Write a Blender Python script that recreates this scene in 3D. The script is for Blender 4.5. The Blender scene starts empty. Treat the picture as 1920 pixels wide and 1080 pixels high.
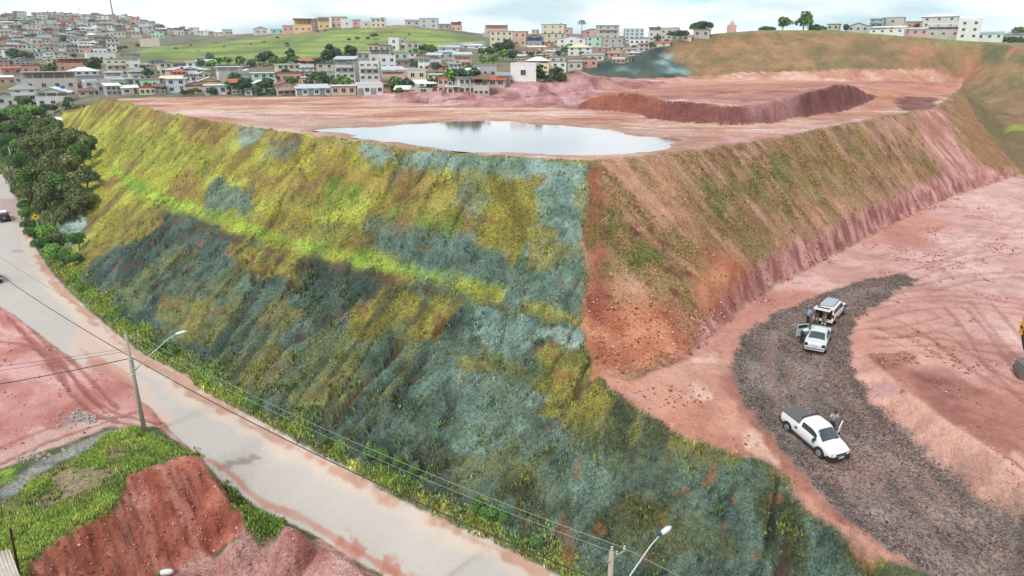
import bpy, bmesh, math, random
import numpy as np
from mathutils import Vector, Matrix, geometry
SC = bpy.context.scene
COL = SC.collection
# ---------------- camera ----------------
W0, H0, FPX, PITCH = 1920.0, 1080.0, 1280.0, math.radians(19.0)
cam_d = bpy.data.cameras.new('camera'); cam_d.sensor_width = 36; cam_d.lens = 24.0
cam_d.clip_start = 0.5; cam_d.clip_end = 6000
cam = bpy.data.objects.new('camera', cam_d); COL.objects.link(cam)
cam.location = (0, 0, 0); cam.rotation_euler = (math.radians(90)-PITCH, 0, 0)
SC.camera = cam
SC.render.resolution_x = 1024; SC.render.resolution_y = 576
# ---------------- sky ----------------
SUN_EL, SUN_AZ = math.radians(52), math.radians(215)
world = bpy.data.worlds.new("World"); SC.world = world; world.use_nodes = True
wn = world.node_tree.nodes; wl = world.node_tree.links
for n in list(wn): wn.remove(n)
def WN(t, **k):
    n = wn.new(t)
    for a, b in k.items(): setattr(n, a, b)
    return n
wo = WN('ShaderNodeOutputWorld'); wb = WN('ShaderNodeBackground'); wb.inputs[1].default_value = 0.10
sky = WN('ShaderNodeTexSky', sky_type='NISHITA', sun_disc=False)
sky.sun_elevation = SUN_EL; sky.sun_rotation = SUN_AZ; sky.air_density = 1.0; sky.dust_density = 2.5
tc = WN('ShaderNodeTexCoord'); mp = WN('ShaderNodeMapping'); mp.inputs['Scale'].default_value = (1.6, 1.6, 7.0)
mp.inputs['Location'].default_value = (0.35, 0.1, 0.2)
n1 = WN('ShaderNodeTexNoise'); n1.inputs['Scale'].default_value = 1.7; n1.inputs['Detail'].default_value = 7; n1.inputs['Roughness'].default_value = 0.55
n1.inputs['Distortion'].default_value = 0.4
cr = WN('ShaderNodeValToRGB'); cr.color_ramp.elements[0].position = 0.36; cr.color_ramp.elements[1].position = 0.56
cr.color_ramp.elements[0].color = (0.5, 0.5, 0.5, 1)
n2 = WN('ShaderNodeTexNoise'); n2.inputs['Scale'].default_value = 3.4; n2.inputs['Detail'].default_value = 6
cr2 = WN('ShaderNodeValToRGB'); cr2.color_ramp.elements[0].position = 0.36; cr2.color_ramp.elements[1].position = 0.6
cr2.color_ramp.elements[0].color = (3.9, 5.3, 5.9, 1); cr2.color_ramp.elements[1].color = (7.6, 7.8, 7.9, 1)
mx = WN('ShaderNodeMix', data_type='RGBA')
wl.new(tc.outputs['Generated'], mp.inputs[0]); wl.new(mp.outputs[0], n1.inputs['Vector']); wl.new(mp.outputs[0], n2.inputs['Vector'])
wl.new(n1.outputs['Fac'], cr.inputs[0]); wl.new(n2.outputs['Fac'], cr2.inputs[0])
wl.new(cr.outputs[0], mx.inputs['Factor']); wl.new(sky.outputs[0], mx.inputs['A']); wl.new(cr2.outputs[0], mx.inputs['B'])
wl.new(mx.outputs['Result'], wb.inputs[0]); wl.new(wb.outputs[0], wo.inputs[0])
# ---------------- sun (soft, behind thin cloud) ----------------
sd = bpy.data.lights.new('sun', 'SUN'); sd.energy = 1.5; sd.angle = math.radians(14); sd.color = (1, 0.96, 0.9)
sun = bpy.data.objects.new('sun', sd); COL.objects.link(sun)
sv = Vector((math.sin(SUN_AZ)*math.cos(SUN_EL), math.cos(SUN_AZ)*math.cos(SUN_EL), math.sin(SUN_EL)))
sun.rotation_euler = sv.to_track_quat('Z', 'Y').to_euler()
SC.view_settings.view_transform = 'Standard'; SC.view_settings.look = 'None'
SC.view_settings.exposure = 0.9; SC.view_settings.gamma = 1

# ---------------- helpers ----------------
cp, sp = math.cos(PITCH), math.sin(PITCH)
def ray(u, v):
    x = (u-960)/FPX; y = (540-v)/FPX
    return Vector((x, cp+y*sp, -sp+y*cp))
def PZ(u, v, z): d = ray(u, v); return d*(z/d.z)
def PT(u, v, t): return ray(u, v)*t
def S(r, g, b, k=0.8):
    f = lambda c: (c/255/12.92 if c/255 <= .04045 else ((c/255+.055)/1.055)**2.4)*k
    return (f(r), f(g), f(b))
rng = random.Random(7)
# numpy value noise
def _hash(ix, iy, seed):
    h = ix*np.uint32(374761393) + iy*np.uint32(668265263) + np.uint32((seed*1442695041) & 0xffffffff)
    h = (h ^ (h >> np.uint32(13)))*np.uint32(1274126177)
    return ((h ^ (h >> np.uint32(16))) & np.uint32(0xffff)).astype(np.float32)*np.float32(1/65535)
def vnoise(x, y, seed=0):
    x = np.asarray(x, np.float32); y = np.asarray(y, np.float32); ix = np.floor(x); iy = np.floor(y); fx = x-ix; fy = y-iy
    ix = ix.astype(np.int32).view(np.uint32); iy = iy.astype(np.int32).view(np.uint32); o1 = np.uint32(1)
    fx = fx*fx*(3-2*fx); fy = fy*fy*(3-2*fy)
    a = _hash(ix, iy, seed); b = _hash(ix+o1, iy, seed); c = _hash(ix, iy+o1, seed); d = _hash(ix+o1, iy+o1, seed)
    return (a*(1-fx)+b*fx)*(1-fy)+(c*(1-fx)+d*fx)*fy
def fbm(x, y, s, seed=0, oct=4, g=0.5):
    t = 0; a = 1; n = 0
    for i in range(oct):
        t = t + a*vnoise(x/s+i*17.3, y/s+i*9.1, seed+i); n += a; a *= g; s /= 2.03
    return t/n
def sm(x, a, b):
    t = np.clip((x-a)/(b-a), 0, 1); return t*t*(3-2*t)

# ---------------- terrain control lines ----------------
LN = []
def line(pts, step=None):
    out = []
    for a, b in zip(pts[:-1], pts[1:]):
        L = (b-a).length; st = step or max(1.2, 0.02*a.length)
        n = max(1, int(L/st))
        out += [a.lerp(b, i/n) for i in range(n)]
    out.append(pts[-1]); LN.extend(out)
def lz(*p, step=None): line([PZ(*q) for q in p], step)
def lt(*p, step=None): line([PT(*q) for q in p], step)
# paved road: right verge, left verge
RR = [(1300,1230,-30.6),(1090,1100,-30.4),(1040,1075,-30.3),(960,1030,-30.2),(860,985,-30),(760,940,-30),(700,905,-30),(600,850,-30),(475,782,-30),(425,755,-30),(375,730,-30),(350,702,-30),(325,690,-29.9),(275,665,-29.8),(240,640,-29.7),(170,582,-29.3),(123,538,-28.8),(94,502,-28.3),(68,464,-27.6),(49,417,-26.8),(35,376,-26.2),(14,341,-25.6),(0,320,-25.3),(-60,285,-24.6),(-150,262,-24)]
RL = [(900,1230,-30.6),(720,1080,-30.4),(680,1060,-30.3),(600,1010,-30.2),(534,977,-30.1),(492,954,-30),(450,932,-30),(416,904,-30),(388,870,-30),(330,820,-30),(285,767,-30),(265,752,-30),(250,725,-30),(200,700,-30),(155,687,-29.9),(105,650,-29.8),(32,595,-29.5),(0,575,-29.2),(-60,525,-28.6),(-110,470,-27.8),(-140,420,-26.9),(-170,380,-26.2),(-190,345,-25.6),(-210,320,-25.3),(-250,285,-24.6),(-330,262,-24)]
lz(*RR); lz(*RL)
lz(*[(u+6, v-7, z+0.35) for u, v, z in RR[:21]])
# embankment: berm (outer, inner), crest
BO = [(1095,612,-20.6),(1010,590,-20.6),(925,560,-20.5),(830,535,-20.3),(700,505,-20.2),(560,474,-20.1),(420,430,-20),(300,390,-20),(250,366,-19.9),(195,318,-19.6),(150,292,-19.3)]
lz(*BO); lz((1093,600,-20.2),*[(u+4,v-9,z+0.35) for u, v, z in BO[1:]])
CR = [(1105,302,-9.8),(1000,298,-9.8),(900,290,-9.8),(800,281,-9.8),(700,268,-9.8),(560,251,-9.8),(440,235,-9.8),(330,215,-9.8),(255,198,-9.8),(222,188,-9.9),(200,183.5,-10)]
lz(*CR); lz(*[(u, v-6, -9.75) for u, v, z in CR[:8]])
lz((1105,302,-9.8),(1098,420,-14.3),(1100,520,-17.8),(1095,605,-20.4),(1098,650,-21.2),(1120,700,-21.6))
# left end of the mound
lz((200,183.5,-10),(150,205,-14),(108,224,-18.5)); lz((150,292,-19.3),(135,255,-19.2),(108,224,-18.5))
lz((108,224,-18.5),(60,232,-20)); lz((150,292,-19.3),(100,300,-22),(60,320,-24.5))
lz((250,366,-19.9),(200,400,-23),(160,430,-26),(120,470,-27.8))
# shoulder of gravel ramp
SH = [(1120,700,-21.7),(1160,740,-22.1),(1210,775,-22.4),(1290,815,-22.8),(1370,850,-23.1),(1430,860,-23.2),(1485,900,-23.5),(1510,950,-23.8),(1570,1000,-24.1),(1660,1050,-24.5),(1760,1085,-24.9),(1960,1180,-26),(2200,1300,-27.5)]
lz(*SH)
GL = [(1700,520,-21.6),(1620,525,-21.6),(1540,550,-21.6),(1450,592,-21.8),(1390,632,-22),(1370,680,-22.2),(1380,725,-22.4),(1410,775,-22.6),(1480,862,-23.1),(1560,950,-23.7),(1640,1012,-24.1),(1740,1082,-24.7),(1900,1180,-25.8)]
GR = [(1720,525,-21.6),(1650,565,-21.6),(1605,600,-21.8),(1588,650,-22.1),(1600,700,-22.5),(1645,765,-23),(1720,842,-23.6),(1820,925,-24.2),(1920,995,-24.7),(2100,1110,-25.6)]
lz(*GL); lz(*GR)
lz(*[(u-14, v+2, z+0.15) for u, v, z in GL[3:11]])
# bank above ramp on the right (working platform)
BT = [(1660,562,-21.6),(1622,610,-21.6),(1612,645,-21.8),(1640,680,-21.6),(1700,736,-21.5),(1790,806,-21.6),(1920,895,-21.8),(2100,1005,-22.2)]
lz(*BT)
for u, v in ((1750,600),(1850,640),(1700,680),(1800,720),(1900,760),(1900,840),(1850,520),(1950,560),(2050,700),(2050,850),(1800,450),(1900,400),(2000,440),(1750,560),(2200,600),(2300,800)):
    LN.append(PZ(u, v, -21.6 if v <= 560 else (-21.7 if v < 730 else -21.8)))
# right face
RT = [(1105,302,-9.8),(1180,296,-9.8),(1250,288,-9.8),(1420,265,-9.8),(1560,237,-9.8),(1700,212,-9.8),(1760,197,-9.8)]
lz(*RT); lz(*[(u, v-6, -9.75) for u, v, z in RT[1:]])
RB = [(1130,700,-21.7),(1180,712,-22),(1230,695,-22),(1290,670,-22),(1340,625,-22),(1400,565,-21.9),(1480,520,-21.8),(1560,478,-21.7),(1640,435,-21.7),(1720,395,-21.7),(1800,362,-21.7),(1880,338,-21.7),(1915,325,-21.7),(1960,340,-22.5)]
lz(*RB)
lz((1160,590,-20.2),(1240,590,-19.8),(1320,560,-19.6),(1400,515,-19.4),(1480,472,-19.3),(1600,415,-19.2),(1720,352,-19.2),(1830,316,-19.3))
lt((1760,197,139),(1785,178,168),(1803,166,200),(1830,215,162),(1870,270,141),(1910,310,133),(1940,335,128))
lt((1850,265,190),(1900,300,170),(1960,330,160))
lt((1830,180,225),(1860,225,205),(1900,252,185),(1960,262,175)); lt((1900,243,188),(1960,250,180),(2100,262,170))
lt((1805,152,262),(1845,190,232),(1880,232,195),(1900,243,188))
# cut slope behind
lt((1040,143,262),(1075,146,262),(1150,148,265),(1260,147.5,262),(1400,150,258),(1600,152,255),(1780,151,255),(1805,152,262))
lt((1060,139,270),(1100,126,274),(1150,112,278),(1200,100,282),(1240,86,287),(1270,76,288),(1340,63,290),(1430,56,290),(1560,56,288),(1700,68,280),(1850,78,265),(1925,88,245),(2100,100,235))
lt((1240,84,300),(1340,64,302),(1560,58,302),(1700,70,294),(1850,80,279),(1925,90,259),(2100,102,250))
lt((1340,66,420),(1500,66,420),(1700,72,400),(1920,80,380),(2200,85,380))
# platform interior at -9.8, the far rim
for u, v in ((300,195),(500,200),(450,215),(650,210),(900,210),(1000,215),(1000,262),(800,250),(1150,262),(1250,262),(1350,250),(1450,242),(1550,225),(1650,205),(1720,188),(600,232)):
    LN.append(PZ(u, v, -9.8))
lz((200,183.5,-10),(300,182,-9.8),(400,181.5,-9.8),(520,181.5,-9.8),(640,181,-9.8),(670,180.5,-9.8))
lt((200,191,180),(300,190,178),(420,190,178),(540,190,178),(660,188,178),(800,186,190),(900,180,195))
# pink spoil ridge
lz((670,184,-9.7),(760,190,-9.8),(850,197,-9.8),(960,200,-9.8),(1060,202,-9.8))
lt((700,179,163),(780,175,160),(830,169,156),(850,161,158),(900,156,160),(960,149,164),(1040,145,166),(1065,138,168),(1085,134,169),(1100,139,170),(1125,146,176),(1180,152,205),(1240,153,215))
lt((760,180,185),(900,172,195),(960,166,205),(1040,160,212),(1085,156,220),(1180,156,232))
lt((860,176,152),(960,172,156),(1040,172,158),(1120,170,160))
# cut terrace with scarp
SCP = [(1085,198,190),(1105,204,181),(1140,208,175),(1180,210,175),(1215,214,179),(1232,223,188),(1300,231,191),(1385,234,198),(1435,230,192),(1485,222,182),(1530,215,169),(1560,211,161),(1585,206,157),(1612,196,164),(1634,187,177)]
lz(*[(u, vb, -9.7) for u, vb, vt in SCP], step=.6); lz(*[(u, vb+4, -9.75) for u, vb, vt in SCP], step=.8)
line([ray(u, vt)*((PZ(u, vb, -9.7).y+.9)/ray(u, vt).y) for u, vb, vt in SCP], .6)
line([ray(u, vt-1)*((PZ(u, vb, -9.7).y+2.4)/ray(u, vt-1).y) for u, vb, vt in SCP[3:-1]], .8)
lt((1180,170,160),(1300,172,145),(1400,172,142),(1500,165,145),(1560,159,155))
lt((1200,158,200),(1300,160,185),(1450,158,190),(1600,158,190),(1700,165,185),(1760,163,195))
lt((1680,186,150),(1720,183,152),(1755,186,146)); lz((1690,208,-9.9),(1725,210,-9.9),(1755,207,-9.9))
# town ground
def col(u, *vt):
    lt(*[(u, v, t) for v, t in vt], step=8)
for u in (-900,-500,-200): col(u, (215,235),(190,260),(150,310),(120,370),(80,480),(50,600),(35,680),(60,950),(70,1500))
col(0,(232,205),(204,225),(185,245),(150,300),(120,360),(100,410),(80,480),(60,550),(42,630),(30,680),(60,900))
col(120,(215,190),(200,205),(185,222),(150,280),(128,330),(100,400),(80,480),(60,560),(42,640),(30,690),(60,900))
col(240,(200,185),(188,205),(160,240),(135,290),(120,330),(100,400),(80,480),(60,560),(45,640),(36,700),(70,900))
col(360,(192,190),(184,205),(160,240),(135,280),(120,310),(100,380),(84,440),(72,520),(64,600),(90,900))
col(480,(192,190),(184,205),(160,240),(135,280),(118,310),(95,380),(80,430),(66,500),(62,560),(95,900))
col(620,(192,190),(184,205),(155,245),(130,280),(112,310),(85,360),(62,420),(52,460),(52,480),(95,800))
col(750,(190,195),(182,210),(150,250),(128,282),(112,305),(80,355),(55,410),(46,440),(48,465),(95,800))
col(850,(186,200),(178,215),(150,250),(128,282),(112,305),(92,350),(72,400),(58,440),(56,465),(95,800))
col(950,(176,205),(168,220),(140,262),(120,300),(105,340),(90,385),(78,430),(66,490),(62,540),(95,800))
col(1050,(165,215),(158,235),(135,280),(115,320),(100,360),(88,400),(75,450),(62,520),(95,800))
col(1150,(118,300),(108,325),(95,370),(80,440),(68,500),(66,540),(95,800))
col(1230,(92,310),(85,380),(74,450),(70,520),(90,800))
lt((-900,75,2500),(0,75,2500),(960,85,2500),(1920,85,2500),(2800,85,2500),step=200); lt((1300,80,800),(1600,80,800),(1920,85,800),(2600,85,800),step=60)
lt((2400,120,240),(2700,100,400),step=20)
# lots at the left below the road, grass mound and red cut
for u, v in ((0,640),(100,700),(0,700),(60,780),(150,740),(0,860),(-150,640),(-150,760),(-300,700),(-500,640),(-400,560),(-600,480)):
    LN.append(PZ(u, v, -30))
for u, v in ((272,806),(330,850),(230,830),(180,870),(120,880),(60,900),(0,930),(-100,960)): LN.append(PZ(u, v, -29.7))
lz((386,884,-30),(382,858,-29.6),(352,852,-29.3),(300,868,-29.2),(240,895,-29.2),(228,935,-29.3),(200,962,-29.3),(130,1000,-29.4),(85,1030,-29.5),(62,1060,-29.6),(40,1110,-29.8),(0,1170,-30))
lz((386,888,-30.3),(418,915,-31.6),(434,950,-33),(455,990,-34.2),(440,1010,-34.2),(400,1035,-34.2),(330,1062,-34.2),(250,1110,-34.2),(150,1200,-34.2))
lz((470,990,-34),(530,992,-33.2),(600,1030,-33),(680,1085,-33),(760,1150,-33))
for u, v in ((500,1060),(600,1090),(400,1100),(500,1160),(700,1200)): LN.append(PZ(u, v, -34))
# behind and beside the camera
for a in range(0, 360, 10):
    az = math.radians(a)
    for r in (8, 16, 30, 60, 120, 300, 900, 3000):
        p = Vector((math.sin(az)*r, math.cos(az)*r, -31))
        A = abs((a+180) % 360-180)
        if (A > 62 and r > 20) or r <= 16: LN.append(p)

# ---------------- rasterise the TIN on two grids ----------------
P3 = np.array([[p.x, p.y, p.z] for p in LN])
key = np.round(P3[:, :2]/0.25).astype(int); _, ui = np.unique(key, axis=0, return_index=True); P3 = P3[ui]
res = geometry.delaunay_2d_cdt([Vector((p[0], p[1])) for p in P3], [], [], 0, 1e-4)
TV = np.array([[v.x, v.y] for v in res[0]]); TZ = np.array([P3[o[0], 2] if len(o) else 0 for o in res[3]]); TF = [f for f in res[2]]
class Grid:
    def __init__(s, x0, x1, y0, y1, d, blur):
        s.x0, s.y0, s.d = x0, y0, d
        s.nx = int((x1-x0)/d)+1; s.ny = int((y1-y0)/d)+1; s.x1 = x0+(s.nx-1)*d; s.y1 = y0+(s.ny-1)*d
        Z = np.full((s.ny, s.nx), -31.0)
        for f in TF:
            a, b, c = TV[f[0]], TV[f[1]], TV[f[2]]; za, zb, zc = TZ[f[0]], TZ[f[1]], TZ[f[2]]
            i0 = max(0, int(math.ceil((min(a[0], b[0], c[0])-x0)/d))); i1 = min(s.nx-1, int((max(a[0], b[0], c[0])-x0)/d))
            j0 = max(0, int(math.ceil((min(a[1], b[1], c[1])-y0)/d))); j1 = min(s.ny-1, int((max(a[1], b[1], c[1])-y0)/d))
            if i1 < i0 or j1 < j0: continue
            X, Y = np.meshgrid(x0+np.arange(i0, i1+1)*d, y0+np.arange(j0, j1+1)*d)
            D = (b[1]-c[1])*(a[0]-c[0])+(c[0]-b[0])*(a[1]-c[1])
            if abs(D) < 1e-9: continue
            w0 = ((b[1]-c[1])*(X-c[0])+(c[0]-b[0])*(Y-c[1]))/D; w1 = ((c[1]-a[1])*(X-c[0])+(a[0]-c[0])*(Y-c[1]))/D; w2 = 1-w0-w1
            m = (w0 >= -1e-6) & (w1 >= -1e-6) & (w2 >= -1e-6)
            Z[j0:j1+1, i0:i1+1][m] = (w0*za+w1*zb+w2*zc)[m]
        for _ in range(blur):
            Q = np.pad(Z, 1, mode='edge'); Z = (Q[:-2, 1:-1]+Q[2:, 1:-1]+Q[1:-1, :-2]+Q[1:-1, 2:]+4*Q[1:-1, 1:-1])/8
        s.Z = Z
    def ok(s, x, y): return (x >= s.x0) & (x <= s.x1) & (y >= s.y0) & (y <= s.y1)
    def at(s, x, y):
        fx = np.clip((x-s.x0)/s.d, 0, s.nx-1.001); fy = np.clip((y-s.y0)/s.d, 0, s.ny-1.001)
        i = fx.astype(int); j = fy.astype(int); a = fx-i; b = fy-j; Z = s.Z
        return (Z[j, i]*(1-a)+Z[j, i+1]*a)*(1-b)+(Z[j+1, i]*(1-a)+Z[j+1, i+1]*a)*b
G1 = Grid(-150, 190, 0, 330, 0.4, 3); G2 = Grid(-1500, 1700, -300, 2400, 5, 1)
def hgt(x, y):
    x = np.asarray(x, float); y = np.asarray(y, float)
    m = G1.ok(x, y); w = np.minimum(np.minimum(x-G1.x0, G1.x1-x), np.minimum(y-G1.y0, G1.y1-y)); w = np.clip(w/20, 0, 1)
    return G1.at(x, y)*w+G2.at(x, y)*(1-w)
def hit(u, v):
    d = ray(u, v); t = np.concatenate([np.arange(25, 330, 0.25), np.arange(330, 1500, 1.0)])
    z = hgt(d.x*t, d.y*t); g = (d.z*t < z).nonzero()[0]
    if len(g) == 0: return None
    i = g[0]
    if i == 0: return d*float(t[0])
    a, b = t[i-1], t[i]; fa = d.z*a-z[i-1]; fb = d.z*b-z[i]
    return d*float(a+(b-a)*fa/(fa-fb))
# ---------------- terrain mesh grid ----------------
azs = np.concatenate([np.radians(np.linspace(-50, 50, 1001)), np.radians(np.arange(54, 310, 4.0))])
rr = [4.0]
while rr[-1] < 22: rr.append(rr[-1]*1.12)
while rr[-1] < 330: rr.append(rr[-1]*1.0046)
while rr[-1] < 2300: rr.append(rr[-1]*1.011)
rr = np.array(rr); NA, NR = len(azs), len(rr)
AZ, R_ = np.meshgrid(azs, rr); X = (np.sin(AZ)*R_).ravel(); Y = (np.cos(AZ)*R_).ravel()
Z = hgt(X, Y)
e = 0.6; GX = (hgt(X+e, Y)-hgt(X-e, Y))/(2*e); GY = (hgt(X, Y+e)-hgt(X, Y-e))/(2*e); SLP = np.hypot(GX, GY)
N = len(X); ALB = np.zeros((N, 3)); VEG = np.zeros(N); GRV = np.zeros(N); WET = np.zeros(N); DZ = np.zeros(N)
REG = np.zeros(N, int)
def px2w(pxs, z=None):
    out = []
    for a, b in zip(pxs, pxs[1:]+pxs[:1]):
        n = max(1, int(math.hypot(a[0]-b[0], a[1]-b[1])/60))
        for i in range(n):
            u = a[0]+(b[0]-a[0])*i/n; v = a[1]+(b[1]-a[1])*i/n
            p = hit(u, v) if z is None else PZ(u, v, z)
            if p is not None: out.append((p.x, p.y))
    return np.array(out)
NZ = {}
def nz(s, seed=0, oct=4):
    k = (s, seed, oct)
    if k not in NZ: NZ[k] = fbm(X, Y, s, seed, oct)
    return NZ[k]
def mask(pts, soft=1.0, amp=0.0, ns=3.0, seed=1):
    """signed distance to a world polygon, wobbled by noise, as a 0..1 mask at the ground's vertices"""
    if isinstance(pts, list): pts = px2w(pts)
    pad = soft+amp+1
    x0, y0 = pts.min(0)-pad; x1, y1 = pts.max(0)+pad
    idx = ((X > x0) & (X < x1) & (Y > y0) & (Y < y1)).nonzero()[0]
    M = np.zeros(N)
    if len(idx) == 0: return M
    px, py = X[idx], Y[idx]; dmin = np.full(len(idx), 1e9); ins = np.zeros(len(idx), bool)
    Q = np.roll(pts, -1, 0)
    for (ax, ay), (bx, by) in zip(pts, Q):
        dx, dy = bx-ax, by-ay; L = dx*dx+dy*dy+1e-12
        t = np.clip(((px-ax)*dx+(py-ay)*dy)/L, 0, 1)
        dmin = np.minimum(dmin, (px-ax-t*dx)**2+(py-ay-t*dy)**2)
        c = ((ay > py) != (by > py)); 
        with np.errstate(divide='ignore', invalid='ignore'):
            ins ^= c & (px < (bx-ax)*(py-ay)/(by-ay)+ax)
    sd = np.sqrt(dmin)*np.where(ins, 1, -1)
    if amp: sd = sd+amp*2.4*(fbm(px, py, ns, seed, 4)-0.5)
    M[idx] = sm(sd, -soft*.5, soft*.5)
    return M
def over(m, c, veg=None, grv=None, wet=None):
    global ALB
    c = np.asarray(c)
    ALB = ALB*(1-m[:, None])+c*m[:, None]
    for A, v in ((VEG, veg), (GRV, grv), (WET, wet)):
        if v is not None: A[:] = A*(1-m)+v*m
def mixc(a, b, f): 
    f = np.asarray(f)[:, None]; return np.asarray(a)*(1-f)+np.asarray(b)*f
def pal(cols, ns, seed=3, oct=4, lo=.3, hi=.7):
    """a palette spread over noise"""
    f = np.clip((nz(ns, seed, oct)-lo)/(hi-lo), 0, .9999)*(len(cols)-1); i = f.astype(int); w = (f-i)[:, None]
    A = np.array(cols); return A[i]*(1-w)+A[i+1]*w
# palettes (base colours)
YG = [S(136,118,58),S(160,148,54),S(180,176,58),S(192,194,76)]
BG = [S(78,112,40),S(108,146,40),S(150,184,60)]
TD = [S(66,88,78),S(88,110,98),S(108,128,112)]
TM = [S(84,108,96),S(106,132,118),S(126,152,138)]
TP = [S(104,134,124),S(134,162,152),S(164,190,182)]
OL = [S(78,84,56),S(98,104,62),S(118,116,62)]
BR = [S(124,94,60),S(146,108,72),S(164,114,80),S(150,122,74)]
RO = [S(166,96,66),S(184,112,80),S(202,130,98)]
PK = [S(180,112,100),S(204,142,132),S(222,166,158)]
PO = [S(196,128,104),S(212,148,126),S(222,164,146)]
RD = [S(142,66,54),S(166,88,74),S(186,110,94)]
GF = [S(104,122,58),S(130,148,66),S(150,166,82)]
# default: rough green-brown ground
over(np.ones(N), mixc(pal([S(70,86,50),S(98,110,62),S(120,118,84)], 9, 11), pal([S(120,112,92),S(96,104,66)], 30, 12), nz(60, 13)), veg=.7)
# ---- far hills: town ground and the green pasture ----
far = sm(Y, 190, 215); over(far, pal([S(92,98,68),S(122,118,96),S(140,122,104),S(104,112,72)], 14, 21), veg=.4)
mg = mask([(205,106),(300,86),(420,80),(540,62),(620,56),(750,48),(830,52),(905,72),(900,84),(860,88),(760,98),(690,112),(600,112),(500,116),(420,120),(330,122),(230,118)], 12, 5, 30)
tr = 0.5+0.5*np.sin((Z+1.5*nz(60, 5))*2.2)
gcol = mixc(pal(GF, 25, 22), S(104,112,66), sm(tr, .72, .95)*.6)
over(mg, gcol, veg=.5); REG[mg > .5] = 1
mb = mask([(690,54),(760,47),(800,51),(790,57),(720,58)], 6, 3, 12); over(mb*.8, S(150,112,92))
over(mask([(490,64),(560,57),(640,60),(560,68),(500,72)], 8, 3, 12)*.5, S(160,134,106))
# ---- cut slope behind the platform ----
CUT = [(1040,143),(1260,147),(1600,151),(1800,152),(1845,190),(1880,232),(1905,246),(2050,262),(2100,104),(1925,90),(1850,80),(1700,70),(1560,58),(1430,58),(1340,65),(1270,78),(1240,87),(1200,101),(1150,113),(1100,127),(1060,139)]
cutm = mask(CUT, 3, 1, 8); REG[cutm > .5] = 2
cc = mixc(pal([S(136,108,70),S(156,120,80),S(170,126,88),S(152,122,78)], 16, 31), pal([S(126,114,72),S(142,124,80)], 8, 32), sm(nz(30, 33), .48, .68))
over(cutm, cc, veg=.35)
over(cutm*sm(fbm(X*.12, Z*1.2, 2, 38), .5, .62)*.35, S(118,100,64), veg=.9); over(cutm*sm(nz(7, 42, 5), .56, .64)*.4, S(168,124,90)); over(cutm*sm(nz(3.5, 43, 5), .54, .62)*.4, S(100,102,62), veg=1); back = (X > 95)*(Y > 125)*(Z < -10)*(1-cutm); over(back, pal([S(124,106,68),S(146,116,78),S(116,108,66)], 8, 48), veg=.6); DZ += cutm*(nz(4, 66, 5)-.5)*1.2
over(mask([(1240,87),(1262,84),(1235,100),(1275,118),(1300,140),(1262,148),(1075,147),(1040,143),(1060,138),(1100,126),(1150,112),(1200,100)], 5, 3, 9), pal([S(44,60,58),S(58,76,72),S(78,90,78)], 10, 34), veg=.3)
for p in ([(1150,128),(1180,124),(1190,134),(1150,136)], [(1215,116),(1250,104),(1275,130),(1290,142),(1240,134)]):
    over(mask(p, 6, 4, 7)*.8, pal([S(84,112,108),S(150,180,174)], 4, 35, lo=.35, hi=.65))
for p in ([(1700,80),(1740,78),(1730,140),(1700,148)], [(1800,110),(1838,108),(1820,148),(1770,150)], [(1890,82),(1925,84),(1925,96),(1880,92)]):
    over(mask(p, 6, 5, 10)*.75, pal([S(166,108,78),S(186,122,92)], 5, 36))
for p in ([(1850,86),(1890,88),(1880,112),(1845,110)], [(1895,102),(1940,104),(1940,125),(1905,122)]):
    over(mask(p, 6, 4, 8)*.8, pal([S(72,98,58),S(96,116,68)], 5, 37), veg=.9)
over(mask([(1885,248),(1960,250),(1960,238),(1885,240)], 1.5), S(150,160,60), veg=.6)
crest = mask([(1330,64),(1430,56),(1560,56),(1700,70),(1850,80),(2100,102),(2100,90),(1850,70),(1700,62),(1560,50),(1430,50),(1330,58)], 4) if False else (sm(Z, 2, 4)*(1-cutm)*sm(X, 80, 95)*sm(Y, 200, 230)); over(crest*.9, pal([S(120,130,70),S(150,150,84)], 8, 39), veg=.6)
# ---- platform ----
PLT = CR[::-1]
plat_px = [(u, v-1) for u, v, z in CR[::-1]]+[(u, v-1) for u, v, z in RT[1:]]
plat = np.array([(PZ(u, v, -9.8).x, PZ(u, v, -9.8).y) for u, v in plat_px]+[(PT(1785,178,168).x, PT(1785,178,168).y), (PT(1800,163,205).x, PT(1800,163,205).y), (PT(1805,151,262).x, PT(1805,151,262).y)]+
    [(PT(u, 150, 263).x, PT(u, 150, 263).y) for u in (1600,1400,1260,1100,1000)]+[(PT(850,162,190).x, PT(850,162,190).y), (PT(670,181,165).x, PT(670,181,165).y), (PT(520,181,165).x, PT(520,181,165).y), (PT(200,183,157).x, PT(200,183,157).y)])
pm = mask(plat, .8, .5, 2); REG[pm > .5] = 3
st = fbm(X*.35+Y*.1, Y*2.2, 7, 41, 5)
over(pm, mixc(pal([S(196,128,96),S(214,152,122),S(228,178,154)], 9, 40), S(236,200,188), sm(st, .55, .7)*.7))
over(pm*sm(fbm(X*.5, Y*2, 6, 44, 4), .58, .7)*.6, S(176,92,66))
over(mask([(1230,285),(1100,292),(900,286),(700,262),(560,242),(600,238),(720,262),(900,280),(1150,284)], 3, 1, 3)*.6, S(186,150,134))
over(mask([(1320,262),(1450,246),(1620,215),(1700,190),(1690,200),(1560,236),(1420,264),(1300,280)], 3, 2, 4)*.8, pal(PK, 3, 45))
spoil = mask([(668,183),(760,191),(850,198),(960,201),(1060,203),(1110,196),(1100,178),(1240,160),(1280,152),(1180,149),(1125,146),(1085,134),(1040,146),(960,149),(900,157),(850,162),(760,174),(700,178)], 2.5, 1.5, 5)
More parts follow.
